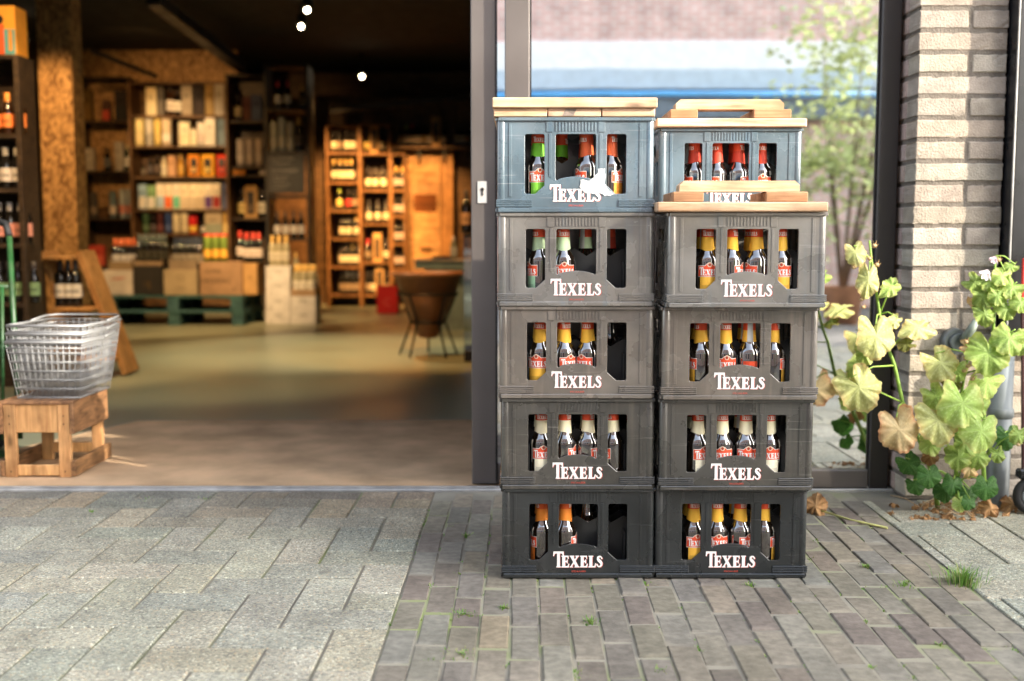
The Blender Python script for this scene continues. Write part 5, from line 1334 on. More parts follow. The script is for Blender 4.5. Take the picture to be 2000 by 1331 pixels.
shelf_items(t, zs, 12.4, 'crate tower', [
    [('wine', 543, 14, 54, BLK, (.62, .60, .58), 'red capped white label bottle', REDC), ('wine', 562, 14, 54, BLK, (.62, .60, .58), 'red capped white label bottle', REDC), ('wine', 590, 12, 46, BLK, (.3, .2, .1), 'dark bottle', GOLD)],
    [('tube', 534, 14, 58, (.30, .32, .30), (.36, .36, .34), 'grey tube'), ('tube', 550, 14, 66, (.28, .31, .33), (.36, .36, .34), 'taller grey tube'), ('tube', 566, 15, 58, (.30, .30, .29), (.36, .36, .34), 'grey tube'), ('wine', 583, 13, 66, BLK, (.10, .08, .07), 'gold capped bottle', GOLD)],
    [],
    [('wine', 537, 14, 52, BLK, (.55, .52, .48), 'white label bottle', DRK), ('wine', 553, 14, 52, BLK, (.55, .52, .48), 'white label bottle', DRK), ('wine', 569, 14, 52, BLK, (.55, .52, .48), 'white label bottle', DRK), ('wine', 584, 13, 52, BLK, (.5, .48, .46), 'white label bottle', DRK)],
    [('wine', 540, 12, 46, CLR, (.5, .42, .25), 'pale bottle', GOLD), ('wine', 556, 12, 46, CLR, (.5, .42, .25), 'pale bottle', GOLD), ('wine', 572, 12, 46, CLR, (.5, .42, .25), 'pale bottle', GOLD)]])
# white carton stack
def carton(px0, px1, py0, py1, Y, d, c, label, texts=(), cat='carton', z0=None, name='carton', open_top=False):
    X0, X1 = P(px0, py1, Y).x, P(px1, py1, Y).x; zb = P(px0, py1, Y).z if z0 is None else z0; zt = P(px0, py0, Y).z
    o = thing(name, label, cat, ((X0 + X1) / 2, Y, zb)); w = (X1 - X0) / 2; h = zt - zb
    mb = MB()
    if open_top:
        mb.box(-w, w, 0, .006, 0, h, c, .001); mb.box(-w, w, d - .006, d, 0, h, c, .001); mb.box(-w, -w + .006, .0065, d - .0065, 0, h * 1.4, c, .001); mb.box(w - .006, w, .0065, d - .0065, 0, h * 1.4, c, .001); mb.box(-w + .0065, w - .0065, .0065, d - .0065, 0, .006, c)
    else:
        mb.box(-w, w, 0, d, 0, h, c, .003)
    mb.build('box', m_card, o)
    if not open_top:
        mb = MB(); mb.box(-w * .98, w * .98, d * .45, d * .55, h + .0002, h + .0009, tuple(x * .8 for x in c)); mb.build('tape', m_card, o)
    if texts:
        mb = MB()
        for (txt, fx, fz, s, col) in texts:
            tm = text_mesh(txt, s); mesh_into(mb, tm, lambda v: Vector((fx * w + v.x, -.0012, fz * h + v.y)), col)
        mb.build('print', m_card, o, recalc=False)
    return o
Yc = 11.3
GYP = (.16, .15, .14)
ys = [637, 608, 579, 550, 521]
WC = (.55, .53, .52)
zc = .001
for k in range(4):
    carton(519, 567, ys[k + 1], ys[k], Yc, .33, WC, f'{["bottom","second lowest","third","topmost"][k]} white carton of the left column beside the pallets', [('WIJN', 0, .6, .035, GYP), ('N', -.6, .15, .03, GYP)], z0=None if k else .001)
for k in range(2):
    carton(568, 617, ys[k + 1], ys[k], Yc, .33, WC, f'{["bottom","second"][k]} white carton of the right column beside the pallets', [('WIJN', 0, .6, .035, GYP), ('N', -.6, .15, .03, GYP)], z0=None if k else .001)
carton(569, 615, 566, 579, Yc, .33, (.30, .20, .12), 'low open brown carton holding white wine on the white cartons', open_top=True)
zt = P(569, 579, Yc).z + .008
for px in (577, 591, 606):
    for dy in (.07, .17):
        b_ = wine_bottle(CLR, (.62, .58, .50), GOLD, 'wine'); setat(b_, px + (dy > .1) * 3, 579, Yc, 'pale wine bottle with white label in the open carton on the white cartons', 'wine bottle', 'white wines in the open carton', dy=dy, z=zt)
zt = P(520, 521, Yc).z + .002
for px in (528, 541, 555):
    b_ = wine_bottle(CLR, (.5, .45, .35), GOLD, 'wine'); setat(b_, px, 521, Yc, 'pale wine bottle standing on top of the left white carton column', 'wine bottle', 'bottles on the white carton column', dy=.12, z=zt)

# pallets
def pallet(px0, px1, Y, z0, label):
    X0, X1 = P(px0, 640, Y).x, P(px1, 640, Y).x
    t = thing('pallet', label, 'pallet', (X0, Y, z0), R(-1.5), 'teal pallets'); w = X1 - X0; d = .82
    for k in range(5):
        mb = MB(); y0 = k * (d - .13) / 4; mb.box(0, w, y0, y0 + .13, .123, .145, wcol(), .003); mb.build('deck_board', m_teal, t)
    for k in range(3):
        mb = MB(); x0 = k * (w - .12) / 2; mb.box(x0, x0 + .12, .001, d - .001, .1015, .1225, wcol(), .003); mb.build('stringer', m_teal, t)
        mb = MB(); mb.box(x0, x0 + .12, .002, d - .002, 0, .021, wcol(), .003); mb.build('skid', m_teal, t)
        for y0 in (.003, d / 2 - .06, d - .123):
            mb = MB(); mb.box(x0 + .002, x0 + .118, y0, y0 + .12, .0215, .101, wcol(), .004); mb.build('block', m_teal, t)
    return t
Yp = 11.2
pallet(205, 478, Yp, .001, 'lower of the two teal wooden pallets under the wine cartons')
pallet(203, 476, Yp, .147, 'upper of the two teal wooden pallets under the wine cartons')
zp = .293
Yb = 11.28
TB = (.05, .035, .02)
carton(203, 260, 528, 600, Yb, .36, (.52, .45, .38), 'white wine carton with red mark, leftmost on the pallets', [('WIJNEN', 0, .62, .035, (.3, .2, .15))], z0=zp + .001)
mb = MB(); pc_ = P(231, 545, Yb); mb.add([(pc_.x - .1, Yb - .0015, pc_.z - .012), (pc_.x + .02, Yb - .0015, pc_.z - .002), (pc_.x + .1, Yb - .0015, pc_.z + .02), (pc_.x - .02, Yb - .0015, pc_.z + .004)], [(0, 1, 2, 3)], (.55, .10, .06))
cart0 = [o for o in COL.objects if o.get('label', '').startswith('white wine carton with red mark')][0]
ob = mb.build('red_mark', m_card, cart0, recalc=False); ob.location = -Vector(cart0.location)
carton(262, 318, 520, 600, Yb, .36, (.030, .026, .022), 'black wine carton with a faint gold figure on the pallets', [('I', .1, .2, .12, (.10, .06, .02)), ('o', -.15, .3, .10, (.07, .045, .02))], z0=zp + .001)
carton(321, 386, 527, 598, Yb, .36, (.36, .28, .17), 'beige wine carton with round emblem, third on the pallets', [('O', 0, .55, .09, (.2, .15, .09)), ('WINE', 0, .22, .035, (.2, .15, .09))], z0=zp + .001)
carton(392, 474, 512, 597, Yb, .36, (.30, .185, .105), 'tall brown cardboard carton reading organic on the pallets', [('SUPER', -.35, .66, .055, TB), ('ORGANIC', -.25, .36, .07, TB), ('*', .6, .1, .06, TB)], z0=zp + .001)
carton(476, 503, 515, 597, Yb + .05, .4, (.42, .25, .10), 'narrow orange brown carton at the right end of the pallets', [('N', 0, .5, .05, TB)], z0=zp + .001)
# open half cartons with bottles on top of the row
def halfbox(px0, px1, pyb, pyt, c, label, pxs, glass, lab, cap, blabel, grp, n2=2):
    base = P(px0, pyb, Yb).z
    o = carton(px0, px1, pyt, pyb, Yb + .02, .30, c, label, open_top=True, z0=base + .001)
    for px in pxs:
        for q in range(n2):
            b_ = wine_bottle(glass, lab, cap, 'wine'); setat(b_, px + q * 2, pyb, Yb + .02, blabel, 'wine bottle', grp, dy=.07 + q * .10, z=base + .0085)
halfbox(213, 257, 528, 511, (.26, .18, .10), 'cut open brown carton on the white wine carton', (222, 236, 250), BLK, (.55, .52, .50), (.70, .16, .05), 'wine bottle with orange capsule in the cut carton at left', 'orange capsule bottles')
halfbox(263, 316, 520, 511, (.28, .19, .11), 'cut open brown carton on the black wine carton', (270, 284, 298, 311), BLK, (.05, .045, .03), (.12, .15, .14), 'dark wine bottle in the cut carton on the black carton', 'dark bottles on the black carton')
halfbox(330, 384, 527, 508, (.24, .18, .12), 'cut open grey brown carton on the beige wine carton', (340, 354, 368, 381), BLK, (.30, .26, .2), (.03, .04, .07), 'wine bottle with navy capsule in the cut carton on the beige carton', 'navy capsule bottles')
zt = P(392, 512, Yb).z + .001
for px in (401, 417, 433):
    s_ = tube_box(.038, .27, (.20, .30, .06), (.75, .40, .06), (.72, .04, .03)); setat(s_, px, 512, Yb, 'bottle sleeve fading from red to green on the organic carton', 'bottle sleeve', 'red and green sleeves', dy=.10, z=zt)
    s_.name = 'bottle_sleeve'
zt = P(476, 515, Yb).z + .001
for px in (462, 475, 488, 499):
    b_ = wine_bottle(BLK, (.58, .50, .45), (.60, .05, .03), 'wine'); setat(b_, px, 515, Yb, 'red capped wine bottle at the right end of the pallet row', 'wine bottle', 'red capped bottles on the pallets', dy=.12 + .05, z=(zt if px > 474 else P(392, 512, Yb).z + .001))

# ---- rear corner shelving
Yr = 14.0
m_amber = wood('amber_rack_wood', (.12, .055, .02), (.30, .15, .055), rough=.5, grain=(20, 20, 2))
def rows_of(specs, Y, zs, rname, m=None):
    for ri, row in enumerate(specs):
        for (px, lab, cap, n) in row:
            o = wine_bottle(BLK, lab, cap, 'wine'); o.scale = (.92, .92, .92)
            p = P(px, 300, Y); o.location = (p.x, Y + .08, zs[ri] + .001); o.rotation_euler = (0, 0, rnd.uniform(-.2, .2))
            tag(o, f'wine bottle with {n} label on shelf {["one","two","three","four","five","six"][ri]} of {rname}', 'wine bottle', f'wine bottles in {rname}')
t, zs = rack('wine_rack', 'glowing pine wine rack in the rear corner of the shop', 640, 703, 245, 0, [298, 356, 411, 466, 521, 576], Yr, .32, m_amber, m_dark_wood)
Wt, Yt, Dt = (.72, .62, .42), (.78, .58, .18), (.30, .22, .14)
rows_of([[(650, Wt, DRK, 'cream'), (660, Dt, DRK, 'brown'), (676, Wt, DRK, 'cream'), (688, Wt, DRK, 'cream')],
         [(650, Wt, GOLD, 'cream'), (662, Wt, GOLD, 'cream'), (673, Wt, GOLD, 'cream'), (684, Wt, GOLD, 'cream')],
         [(660, Yt, (.3, .4, .05), 'yellow'), (678, (.6, .06, .05), DRK, 'red'), (690, Dt, DRK, 'brown')],
         [(664, Wt, DRK, 'cream'), (677, Wt, DRK, 'cream'), (692, Wt, GOLD, 'cream')],
         [(662, Wt, DRK, 'cream'), (673, Wt, DRK, 'cream'), (684, Wt, GOLD, 'cream'), (695, Wt, DRK, 'cream')],
         [(662, Dt, GRY, 'dim'), (673, Dt, GRY, 'dim'), (684, Dt, GRY, 'dim'), (695, Dt, GRY, 'dim')]], Yr, zs, 'the glowing corner rack')
t, zs = rack('wine_rack', 'pine wine rack with upright cases right of the glowing corner rack', 706, 762, 242, 0, [299, 371, 437, 512, 576], Yr + .05, .32, m_amber, m_dark_wood)
rows_of([[(716, Yt, DRK, 'yellow'), (745, Wt, DRK, 'cream')], [(717, Wt, DRK, 'cream'), (731, Wt, DRK, 'cream'), (747, Wt, DRK, 'cream')], [(718, Wt, DRK, 'cream'), (735, Wt, DRK, 'cream'), (751, Wt, DRK, 'cream')], [(715, Dt, REDC, 'brown'), (751, Wt, DRK, 'cream')], [(714, Dt, DRK, 'dim'), (724, Wt, DRK, 'cream'), (752, Dt, DRK, 'dim')]], Yr + .05, zs, 'the cased corner rack')
for ri, px in ((0, 730), (3, 734), (4, 738)):
    o = gift_box(16 * M(Yr), 56 * M(Yr), .08, (.50, .30, .12), W, window=(.08, .05, .03)); o.name = 'wooden_case'
    o.location = (P(px, 300, Yr + .05).x, Yr + .13, zs[ri] + .001); tag(o, f'narrow wooden bottle case on shelf {["one","","","four","five"][ri]} of the cased corner rack', 'bottle case')
t, zs = rack('wine_rack', 'narrow pine wine rack left of the wooden panel door', 765, 791, 300, 0, [371, 422, 476, 524], Yr + .05, .3, m_amber, m_dark_wood)
rows_of([[(772, (.5, .4, .35), GOLD, 'pink'), (784, (.5, .4, .35), GOLD, 'pink')]] * 1 + [[(772, (.5, .4, .35), DRK, 'pale'), (784, (.5, .4, .35), DRK, 'pale')]] * 3, Yr + .05, zs, 'the narrow rack')
# panel door of crate wood
dr = thing('panel_door', 'glowing wooden panel door made of wine crate boards behind the counter', 'door', (P(830, 500, 14.3).x, 14.3, 0))
w = (P(867, 400, 14.3).x - P(793, 400, 14.3).x) / 2; zt = P(830, 296, 14.3).z
nb = 14
mb = MB()
for k in range(nb):
    z0 = k * zt / nb; mb.box(-w, w * .85, -.02, .02, z0 + .002, z0 + zt / nb - .002, wcol(), .003)
mb.build('panel', m_panel, dr)
mb = MB(); mb.box(-w * .55, w * .65, -.0225, -.0205, P(830, 415, 14.3).z, P(830, 380, 14.3).z, (.13, .045, .015)); 
tm = text_mesh('BONNET', .085); mesh_into(mb, tm, lambda v: Vector((v.x + .02, -.0235, P(830, 406, 14.3).z + v.y)), (.04, .015, .006))
vs = []; zc_ = P(832, 488, 14.3).z
for k in range(20): t_ = 2 * math.pi * k / 20; vs.append((.09 * math.cos(t_) + .02, -.0225, zc_ + .032 * math.sin(t_)))
mb.add(vs, [tuple(range(20))], (.10, .05, .02)); mb.build('burnt_print', m_card, dr, recalc=False)
mb = MB(); mb.box(w * .85 + .01, w + .12, -.03, .03, 0, zt, wcol(), .004); mb.box(-w - .05, -w - .005, -.03, .03, 0, zt + .05, wcol(), .004); mb.build('jamb', m_board, dr)
# long wall shelf with bottles
ws = thing('wall_shelf', 'long dark wall shelf with wine bottles above the panel door', 'shelf', (P(842, 285, 14.1).x, 14.1, P(842, 286, 14.1).z))
w = (P(925, 286, 14.1).x - P(765, 286, 14.1).x) / 2
mb = MB(); mb.box(-w, w, 0, .3, -.03, 0, wcol(), .003); mb.build('board', m_shelf, ws)
for k in range(4):
    mb = MB(); xx = -w + .04 + k * (2 * w - .08) / 3; mb.box(xx - .015, xx + .015, .05, .3, -.15, -.031, wcol()); mb.build('bracket', m_iron, ws)
zsf = ws.location.z + .001
for i, (px, lab, cap) in enumerate(((782, Dt, DRK), (793, (.5, .42, .34), (.3, .4, .1)), (804, (.5, .42, .34), REDC), (815, (.5, .42, .34), DRK), (826, Dt, DRK), (838, (.5, .42, .34), DRK), (866, (.5, .42, .34), DRK), (892, (.45, .38, .3), DRK), (903, (.5, .42, .34), DRK), (914, Dt, DRK))):
    o = wine_bottle(BLK, lab, cap, 'wine'); o.scale = (.9,) * 3; o.location = (P(px, 286, 14.1).x, 14.18, zsf); tag(o, 'dark wine bottle standing on the long wall shelf above the panel door', 'wine bottle', 'bottles on the long wall shelf')
o = gift_box(.12, .36, .09, (.36, .22, .1), W, window=(.06, .04, .03)); o.name = 'wooden_case'; o.location = (P(851, 286, 14.1).x, 14.2, zsf); tag(o, 'wooden bottle case in the middle of the long wall shelf', 'bottle case')
# wall panel behind corner (warm boards)
mb = MB()
for k in range(40):
    x0 = -4.9 + k * .2; mb.box(x0 + .002, x0 + .198, 14.55, 14.6, 0, 2.6, wcol(), .003)
tag(mb.build('board_wall', m_shelf), 'brown vertical board wall at the back of the shop', 'wall')
mb = MB(); a, b = P(645, 216, 13.6), P(915, 190, 13.6); mb.bar(a, b, .06, .06); tag(mb.build('ceiling_pipe', m_iron), 'dark slanting pipe under the ceiling above the rear shelves', 'pipe')
mb = MB(); a, b = P(180, 100, 11.5), P(305, 150, 12.6); mb.bar(a, b, .04, .04); tag(mb.build('lamp_track', m_iron), 'thin dark lamp track in front of the strand board panel', 'lamp track')
mb = MB(); a, b = P(300, 0, 9.5), P(470, 130, 12.7); mb.bar(a, b, .12, .10); tag(mb.build('air_duct', m_iron), 'thick dark duct slanting along the ceiling over the whisky rack', 'duct')
# counter
ct = thing('shop_counter', 'grey green counter with a pale top at the back of the shop', 'counter', (P(810, 530, 10.6).x, 10.6, 0))
zt = P(830, 508, 10.6).z
mb = MB(); mb.box(0, 1.35, -.02, .6, zt - .085, zt - .0125, ch=.004); mb.box(.1, 1.3, .05, .55, 0, zt - .0855); mb.build('body', mat('grey_green_paint', (.28, .33, .28), rough=.5), ct)
mb = MB(); mb.box(-.02, 1.37, -.035, .62, zt - .012, zt, ch=.003); mb.build('counter_top', mat('pale_top', (.5, .38, .28), rough=.4), ct)
tl = thing('card_reader', 'dark flat card reader lying on the counter top', 'card reader', P(863, 508, 10.75)); tl.location.z = zt + .001
mb = MB(); mb.box(-.09, .09, -.04, .04, 0, .03, ch=.008); mb.build('body', m_black, tl); mb = MB(); mb.box(-.06, .06, -.03, .02, .0302, .032); mb.build('keypad', m_iron, tl)
o = wine_bottle(CLR, (.7, .66, .55), (.7, .6, .5), 'spirit'); o.scale = (.8,) * 3; o.location = (P(886, 508, 10.8).x, 10.8, zt + .001); tag(o, 'pale squat bottle on the counter beside the card reader', 'bottle')
# glass case and bottle at door edge
gc = thing('glass_case', 'narrow glass display case half hidden behind the sliding door', 'display case', (P(906, 600, 8.0).x, 8.0, 0))
zt = P(906, 456, 8.0).z
mb = MB(); mb.box(.0, .62, 0, .45, 0, .08, ch=.004); mb.box(0, .62, 0, .45, zt - .03, zt, ch=.003); mb.build('frame', m_iron, gc)
mb = MB()
for (x0, x1, y0, y1) in ((.002, .62, .002, .006), (.002, .006, .007, .44)): mb.box(x0, x1, y0, y1, .081, zt - .031)
mb.build('pane', m_glass2, gc)
mb = MB(); mb.box(.01, .6, .02, .42, .45, .458); mb.build('shelf', m_glass2, gc)
o = wine_bottle(BLK, (.42, .25, .14), DRK, 'wine'); o.location = (P(911, 456, 8.15).x, 8.15, zt + .001); tag(o, 'dark bottle with tan label standing on the glass case', 'wine bottle')
# red carton near wicker basket
carton(736, 776, 560, 600, 12.8, .3, (.42, .02, .02), 'red carton on the floor behind the wicker basket', [('C', 0, .3, .12, (.55, .10, .08))], z0=.001)
# wicker basket on iron stand
wb = thing('wicker_basket', 'tall conical wicker basket standing in a black iron stand', 'wicker basket', (P(836, 600, 8.4).x, 8.4, 0))
zr, zb = P(836, 536, 8.4).z, P(836, 660, 8.4).z
mb = MB(); rr = .25
prof = [(.05, zb), (.075, zb + .01), (.13, zb + .16), (.20, zr - .16), (.235, zr - .05), (rr, zr), (rr + .012, zr + .006), (rr - .006, zr + .006), (.22, zr - .06), (.12, zb + .18), (.06, zb + .03), (0, zb + .02)]
mb.lathe(prof, 36); mb.build('weave', m_wick, wb)
mb = MB()
ring = [Vector((.262 * math.cos(t), .262 * math.sin(t), zr + .004)) for t in [2 * math.pi * k / 40 for k in range(41)]]; mb.tube(ring, .014, 8, cap=False); mb.build('rim', m_wick, wb)
sd2 = thing('iron_stand', 'black iron ring stand with splayed legs carrying the wicker basket', 'stand', (wb.location.x, wb.location.y, 0))
zr1, zr2 = P(836, 574, 8.4).z, P(836, 629, 8.4).z
mb = MB()
for (rad, z) in ((.222, zr1), (.130, zr2)):
    mb.tube([Vector((rad * math.cos(t), rad * math.sin(t), z)) for t in [2 * math.pi * k / 36 for k in range(37)]], .009, 6, cap=False)
mb.build('ring', m_iron, sd2)
for k in range(5):
    t = 2 * math.pi * (k + .3) / 5
    mb = MB(); c_, s_ = math.cos(t), math.sin(t)
    mb.tube([(.222 * c_, .222 * s_, zr1), (.133 * c_, .133 * s_, zr2), (.225 * c_, .225 * s_, .004)], .009, 6); mb.build('leg', m_iron, sd2)

# ---- ceiling spot lamps and their light
def lamp_at(px, py, z, aim, power, label, size=42):
    a = (px - 1000) / FPX; b = (665.5 - py) / FPX
    dy = CP + b * SP; dz = -SP + b * CP; t = (z - CZ) / dz
    p = Vector((a * t, dy * t, z)); d = (Vector(aim) - p).normalized() if aim is not None else Vector((0, -.6, -.8))
    o = thing('ceiling_spotlight', label, 'spotlight', p, 0, 'ceiling spotlights')
    face = (Vector((0, 0, CZ)) - p).normalized(); face = (face + Vector((0, 0, -.55))).normalized()
    mb = MB(); mb.tube([-face * .14, -face * .002], .048, 16); mb.build('housing', m_iron, o)
    mb = MB(); mb.tube([face * .0, face * .004], .021, 20); mb.build('lens', m_lamp, o)
    mb = MB(); mb.tube([-face * .08, -face * .08 + Vector((0, 0, max(.02, 2.998 - z)))], .01, 8); mb.build('bracket', m_iron, o)
    return p
lamp_at(600, 20, 2.80, None, 0, 'bright ceiling spotlight highest in the middle of the dark ceiling')
lamp_at(588, 52, 2.80, None, 0, 'smaller ceiling spotlight just below the highest one')
lamp_at(707, 150, 2.72, None, 0, 'lone ceiling spotlight over the rear shelves')
lamp_at(48, 80, 2.80, None, 0, 'ceiling spotlight between the left rack and the column')
lamp_at(1097, 6, 2.80, None, 0, 'ceiling spotlight seen high through the shop window')
lamp_at(1095, 62, 2.80, None, 0, 'lower ceiling spotlight seen through the shop window')
WARM = (1.0, .52, .17); WARM2 = (1.0, .64, .30)
def spot(loc, target, power, col, ang=60, blend=.6, r=.05):
    l = bpy.data.lights.new('spot_beam', 'SPOT'); l.energy = power; l.color = col; l.spot_size = R(ang); l.spot_blend = blend; l.shadow_soft_size = r
    o = bpy.data.objects.new('spot_beam', l); COL.objects.link(o); o.location = loc
    o.rotation_euler = (Vector(target) - Vector(loc)).to_track_quat('-Z', 'Y').to_euler(); return o
S = 2.9
pw_ = P(350, 330, 12.8)
spot((pw_.x + .2, 9.2, 2.8), P(350, 285, 12.8), 200 * S, WARM2, 22)
spot((pw_.x + .1, 9.6, 2.85), P(350, 330, 12.8), 60 * S, WARM, 56)
spot((P(300, 100, 13).x + .2, 11.4, 2.7), P(300, 150, 13.3), 2.6 * S, WARM, 80)
spot((P(655, 400, 14).x + .25, 12.3, 2.75), P(662, 400, 14), 320 * S, WARM, 48)
spot((P(830, 400, 14).x, 12.3, 2.75), P(825, 420, 14.2), 190 * S, WARM, 42)
spot((P(735, 400, 14).x, 12.4, 2.75), P(738, 420, 14), 180 * S, WARM, 40)
spot((P(560, 400, 12).x, 9.6, 2.9), P(560, 480, 12), 190 * S, WARM2, 44)
spot((-2.75, 9.0, 2.9), P(310, 555, 11.2), 210 * S, WARM2, 60)
spot((P(858, 508, 10.6).x, 9.6, 2.8), P(858, 508, 10.8), 60 * S, WARM2, 40)
spot((-1.6, 9.0, 2.9), (-1.5, 8.9, 0), 150 * S, (1, .82, .50), 62)
spot((-2.1, 6.9, 2.9), (-2.0, 7.2, 0), 60 * S, (1, .82, .5), 60)
spot((P(40, 300, 6.5).x + .4, 5.0, 2.8), P(30, 260, 6.5), 75 * S, WARM2, 50)
spot((P(100, 300, 8.5).x + .3, 7.0, 2.9), P(100, 350, 8.5), 95 * S, (1, .55, .2), 46)
spot((P(150, 500, 7).x + .5, 5.6, 2.8), P(150, 560, 7.2), 60 * S, WARM2, 40)
spot((P(836, 600, 8.4).x - .3, 7.0, 2.9), P(836, 600, 8.4), 130 * S, WARM, 50)

# ================================================================== ACROSS THE STREET (seen mirrored in the window)
OY = -6.0
opp = thing('opposite_building', 'red brick house across the street with white band and blue awning', 'building', (0, OY, 0))
OH = 8.1  # height set so the roof line cuts the sun low on the shop front
m_obrick = brick_mat('red_brick', (.62, .36, .30), (.70, .43, .37), (.72, .64, .58), .22, .0625, .011)
mb = MB(); mb.box(-26, 6.3, -.5, 0, 0, OH); mb.box(10.5, 30, -.5, 0, 0, OH); mb.box(6.3, 10.5, -.4, -.1, 0, 1.7); mb.build('wall', m_obrick, opp)  # unseen gap and low wall added to let sun onto the street
mb = MB(); mb.box(-26, 6.3, .002, .07, 2.86, 3.195, ch=.01); mb.build('white_band', mat('white_render', (.88, .88, .84), rough=.8, var=.08), opp)
mb = MB(); mb.box(-26, 6.3, .002, .10, 2.62, 2.855, ch=.01); mb.build('fascia', mat('grey_blue_fascia', (.52, .62, .68), rough=.5, var=.1), opp)
mb = MB(); mb.tube([(-12, .20, 2.545), (6.2, .20, 2.545)], .042, 14); mb.build('awning_roll', mat('blue_awning', (.10, .38, .72), rough=.6, var=.15), opp)
mb = MB(); mb.box(-12, 6.2, .002, .16, 2.265, 2.50, ch=.01); mb.build('awning_case', mat('slate_case', (.16, .20, .24), rough=.5), opp)
for xw in (-9, -5.5, -1.5, 13):
    mb = MB(); mb.box(xw - .95, xw + .95, .002, .06, .5, 2.25, ch=.005); f = mb.build('window', mat('painted_frame', (.75, .74, .70), rough=.5) if 'painted_frame' not in MATS else MATS['painted_frame'], opp)
    mb = MB(); mb.box(xw - .85, xw + .85, .0605, .064, .6, 2.15); mb.build('pane', MATS.get('house_glass') or mat('house_glass', (.05, .07, .09), rough=.08, spec=.8), f)
for xw in (-8, -3.5, 1, 5, 13):
    mb = MB(); mb.box(xw - .6, xw + .6, .002, .06, 4.2, 5.9, ch=.005); f = mb.build('window', MATS['painted_frame'], opp)
    mb = MB(); mb.box(xw - .5, xw + .5, .0605, .064, 4.3, 5.8); mb.build('pane', MATS['house_glass'], f)
mb = MB(); mb.box(2.2, 3.1, .002, .05, .02, 2.2, ch=.005); mb.build('door', mat('white_door', (.7, .7, .68), rough=.5), opp)
for xa, xb in ((-26, 6.35), (10.45, 30)):
    mb = MB(); mb.box(xa, xb, -.6, .15, OH, OH + .15, ch=.02); mb.build('gutter', m_zinc, opp)
# shrub across the street
def shrub(label, base, h, w, n, seed, crown_z=.35):
    rg = random.Random(seed); t = thing('potted_tree', label, 'tree', base)
    mb = MB()
    for k in range(7):
        a = rg.uniform(0, 6.28); tip = Vector((math.cos(a) * w * rg.uniform(.3, .9), math.sin(a) * w * rg.uniform(.3, .8), h * rg.uniform(.7, 1)))
        mb.tube([(0, 0, .3), tip * .5 + Vector((rg.uniform(-.1, .1), 0, h * .12)), tip], [.022, .013, .004], 6, (.16, .11, .07))
    mb.build('trunk', m_stem, t)
    ml = MB()
    cl = [(Vector((rg.gauss(0, w * .45), rg.gauss(0, w * .4), h * (crown_z + (1 - crown_z) * rg.random()))), rg.uniform(.10, .24)) for _ in range(46)]
    for _ in range(n):
        c, r_ = rg.choice(cl); p = c + Vector((rg.gauss(0, r_), rg.gauss(0, r_), rg.gauss(0, r_ * .8)))
        a = rg.uniform(0, 6.28); e = rg.uniform(-.8, .6); d = Vector((math.cos(a) * math.cos(e), math.sin(a) * math.cos(e), math.sin(e))) * rg.uniform(.07, .13)
        s_ = d.cross(Vector((rg.uniform(-1, 1), rg.uniform(-1, 1), 1))).normalized() * d.length * .28
        k = rg.uniform(.6, 1.4); ml.add([p, p + d * .5 + s_, p + d, p + d * .5 - s_], [(0, 1, 2, 3)], (.48 * k, .55 * k, .26 * k))
    ml.build('crown', m_leafmat, t, recalc=False)
    mb = MB(); mb.lathe([(0, 0), (.16, 0), (.22, .38), (.24, .40), (.21, .40), (.19, .34), (0, .34)], 20); mb.build('pot', mat('terracotta', (.35, .17, .09), rough=.8) if 'terracotta' not in MATS else MATS['terracotta'], t)
shrub('loose light green potted tree across the street', (3.35, -3.6, -.012), 3.1, .75, 2600, 3, .30)
shrub('smaller potted shrub across the street', (4.6, -4.0, -.012), 2.2, .6, 1500, 5, .2)
shrub('wide potted shrub across the street near the door', (1.9, -4.6, -.012), 1.6, .5, 900, 9, .25)

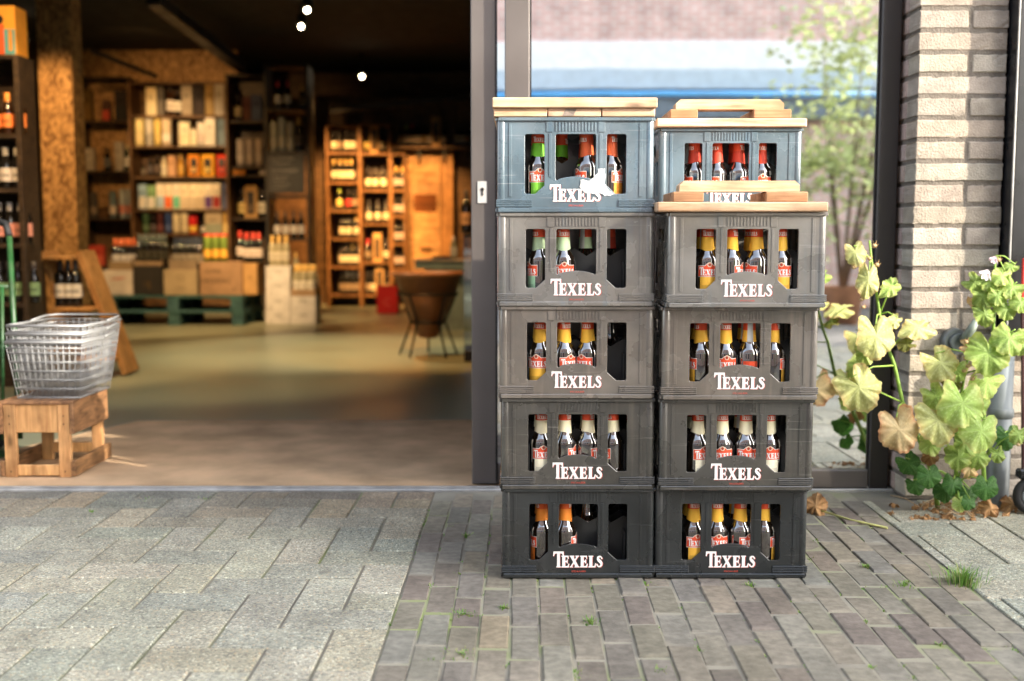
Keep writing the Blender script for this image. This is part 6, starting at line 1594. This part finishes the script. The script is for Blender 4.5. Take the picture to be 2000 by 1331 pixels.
# ================================================================== LIGHT, SKY, CAMERA
A_SUN, SLOPE = R(58), .83
EL = math.atan(SLOPE * math.cos(A_SUN))
# direction light travels: -X (from the right) and +Y (towards the facade), downwards
dirv = Vector((-math.sin(A_SUN) * math.cos(EL), math.cos(A_SUN) * math.cos(EL), -math.sin(EL)))
sl = bpy.data.lights.new('sun', 'SUN'); sl.energy = 9.5; sl.angle = R(.55); sl.color = (1.0, .90, .76)
so = bpy.data.objects.new('sun', sl); COL.objects.link(so); so.rotation_euler = dirv.to_track_quat('-Z', 'Y').to_euler(); so.location = (10, -8, 10)
w = bpy.data.worlds.new('World'); sc.world = w; w.use_nodes = True
nt = w.node_tree; bg = nt.nodes['Background']
sky = nt.nodes.new('ShaderNodeTexSky'); sky.sky_type = 'NISHITA'; sky.sun_disc = False
sky.sun_elevation = EL
to_sun = -dirv; sky.sun_rotation = math.atan2(to_sun.x, to_sun.y)
sky.air_density = 1.0; sky.dust_density = 2.0; sky.ozone_density = 1.0
hs = nt.nodes.new('ShaderNodeHueSaturation'); hs.inputs['Saturation'].default_value = .55
nt.links.new(sky.outputs[0], hs.inputs['Color']); nt.links.new(hs.outputs[0], bg.inputs[0]); bg.inputs[1].default_value = 1.0

cam = bpy.data.cameras.new('camera'); co = bpy.data.objects.new('camera', cam); COL.objects.link(co); sc.camera = co
cam.sensor_width = 36; cam.lens = 40.0; cam.clip_end = 1000; cam.clip_start = .05
co.location = (0, 0, CZ); co.rotation_euler = (math.pi / 2 - PIT, 0, 0)
cam.dof.use_dof = True; cam.dof.focus_distance = 3.02; cam.dof.aperture_fstop = 1.9; cam.dof.aperture_blades = 9
sc.view_settings.view_transform = 'Standard'; sc.view_settings.look = 'None'; sc.view_settings.exposure = 0; sc.view_settings.gamma = 1
sc.render.engine = 'CYCLES'
cy = sc.cycles; cy.use_denoising = True; cy.max_bounces = 8; cy.diffuse_bounces = 4; cy.glossy_bounces = 4; cy.transparent_max_bounces = 8
cy.sample_clamp_indirect = 6; cy.caustics_reflective = False; cy.caustics_refractive = False
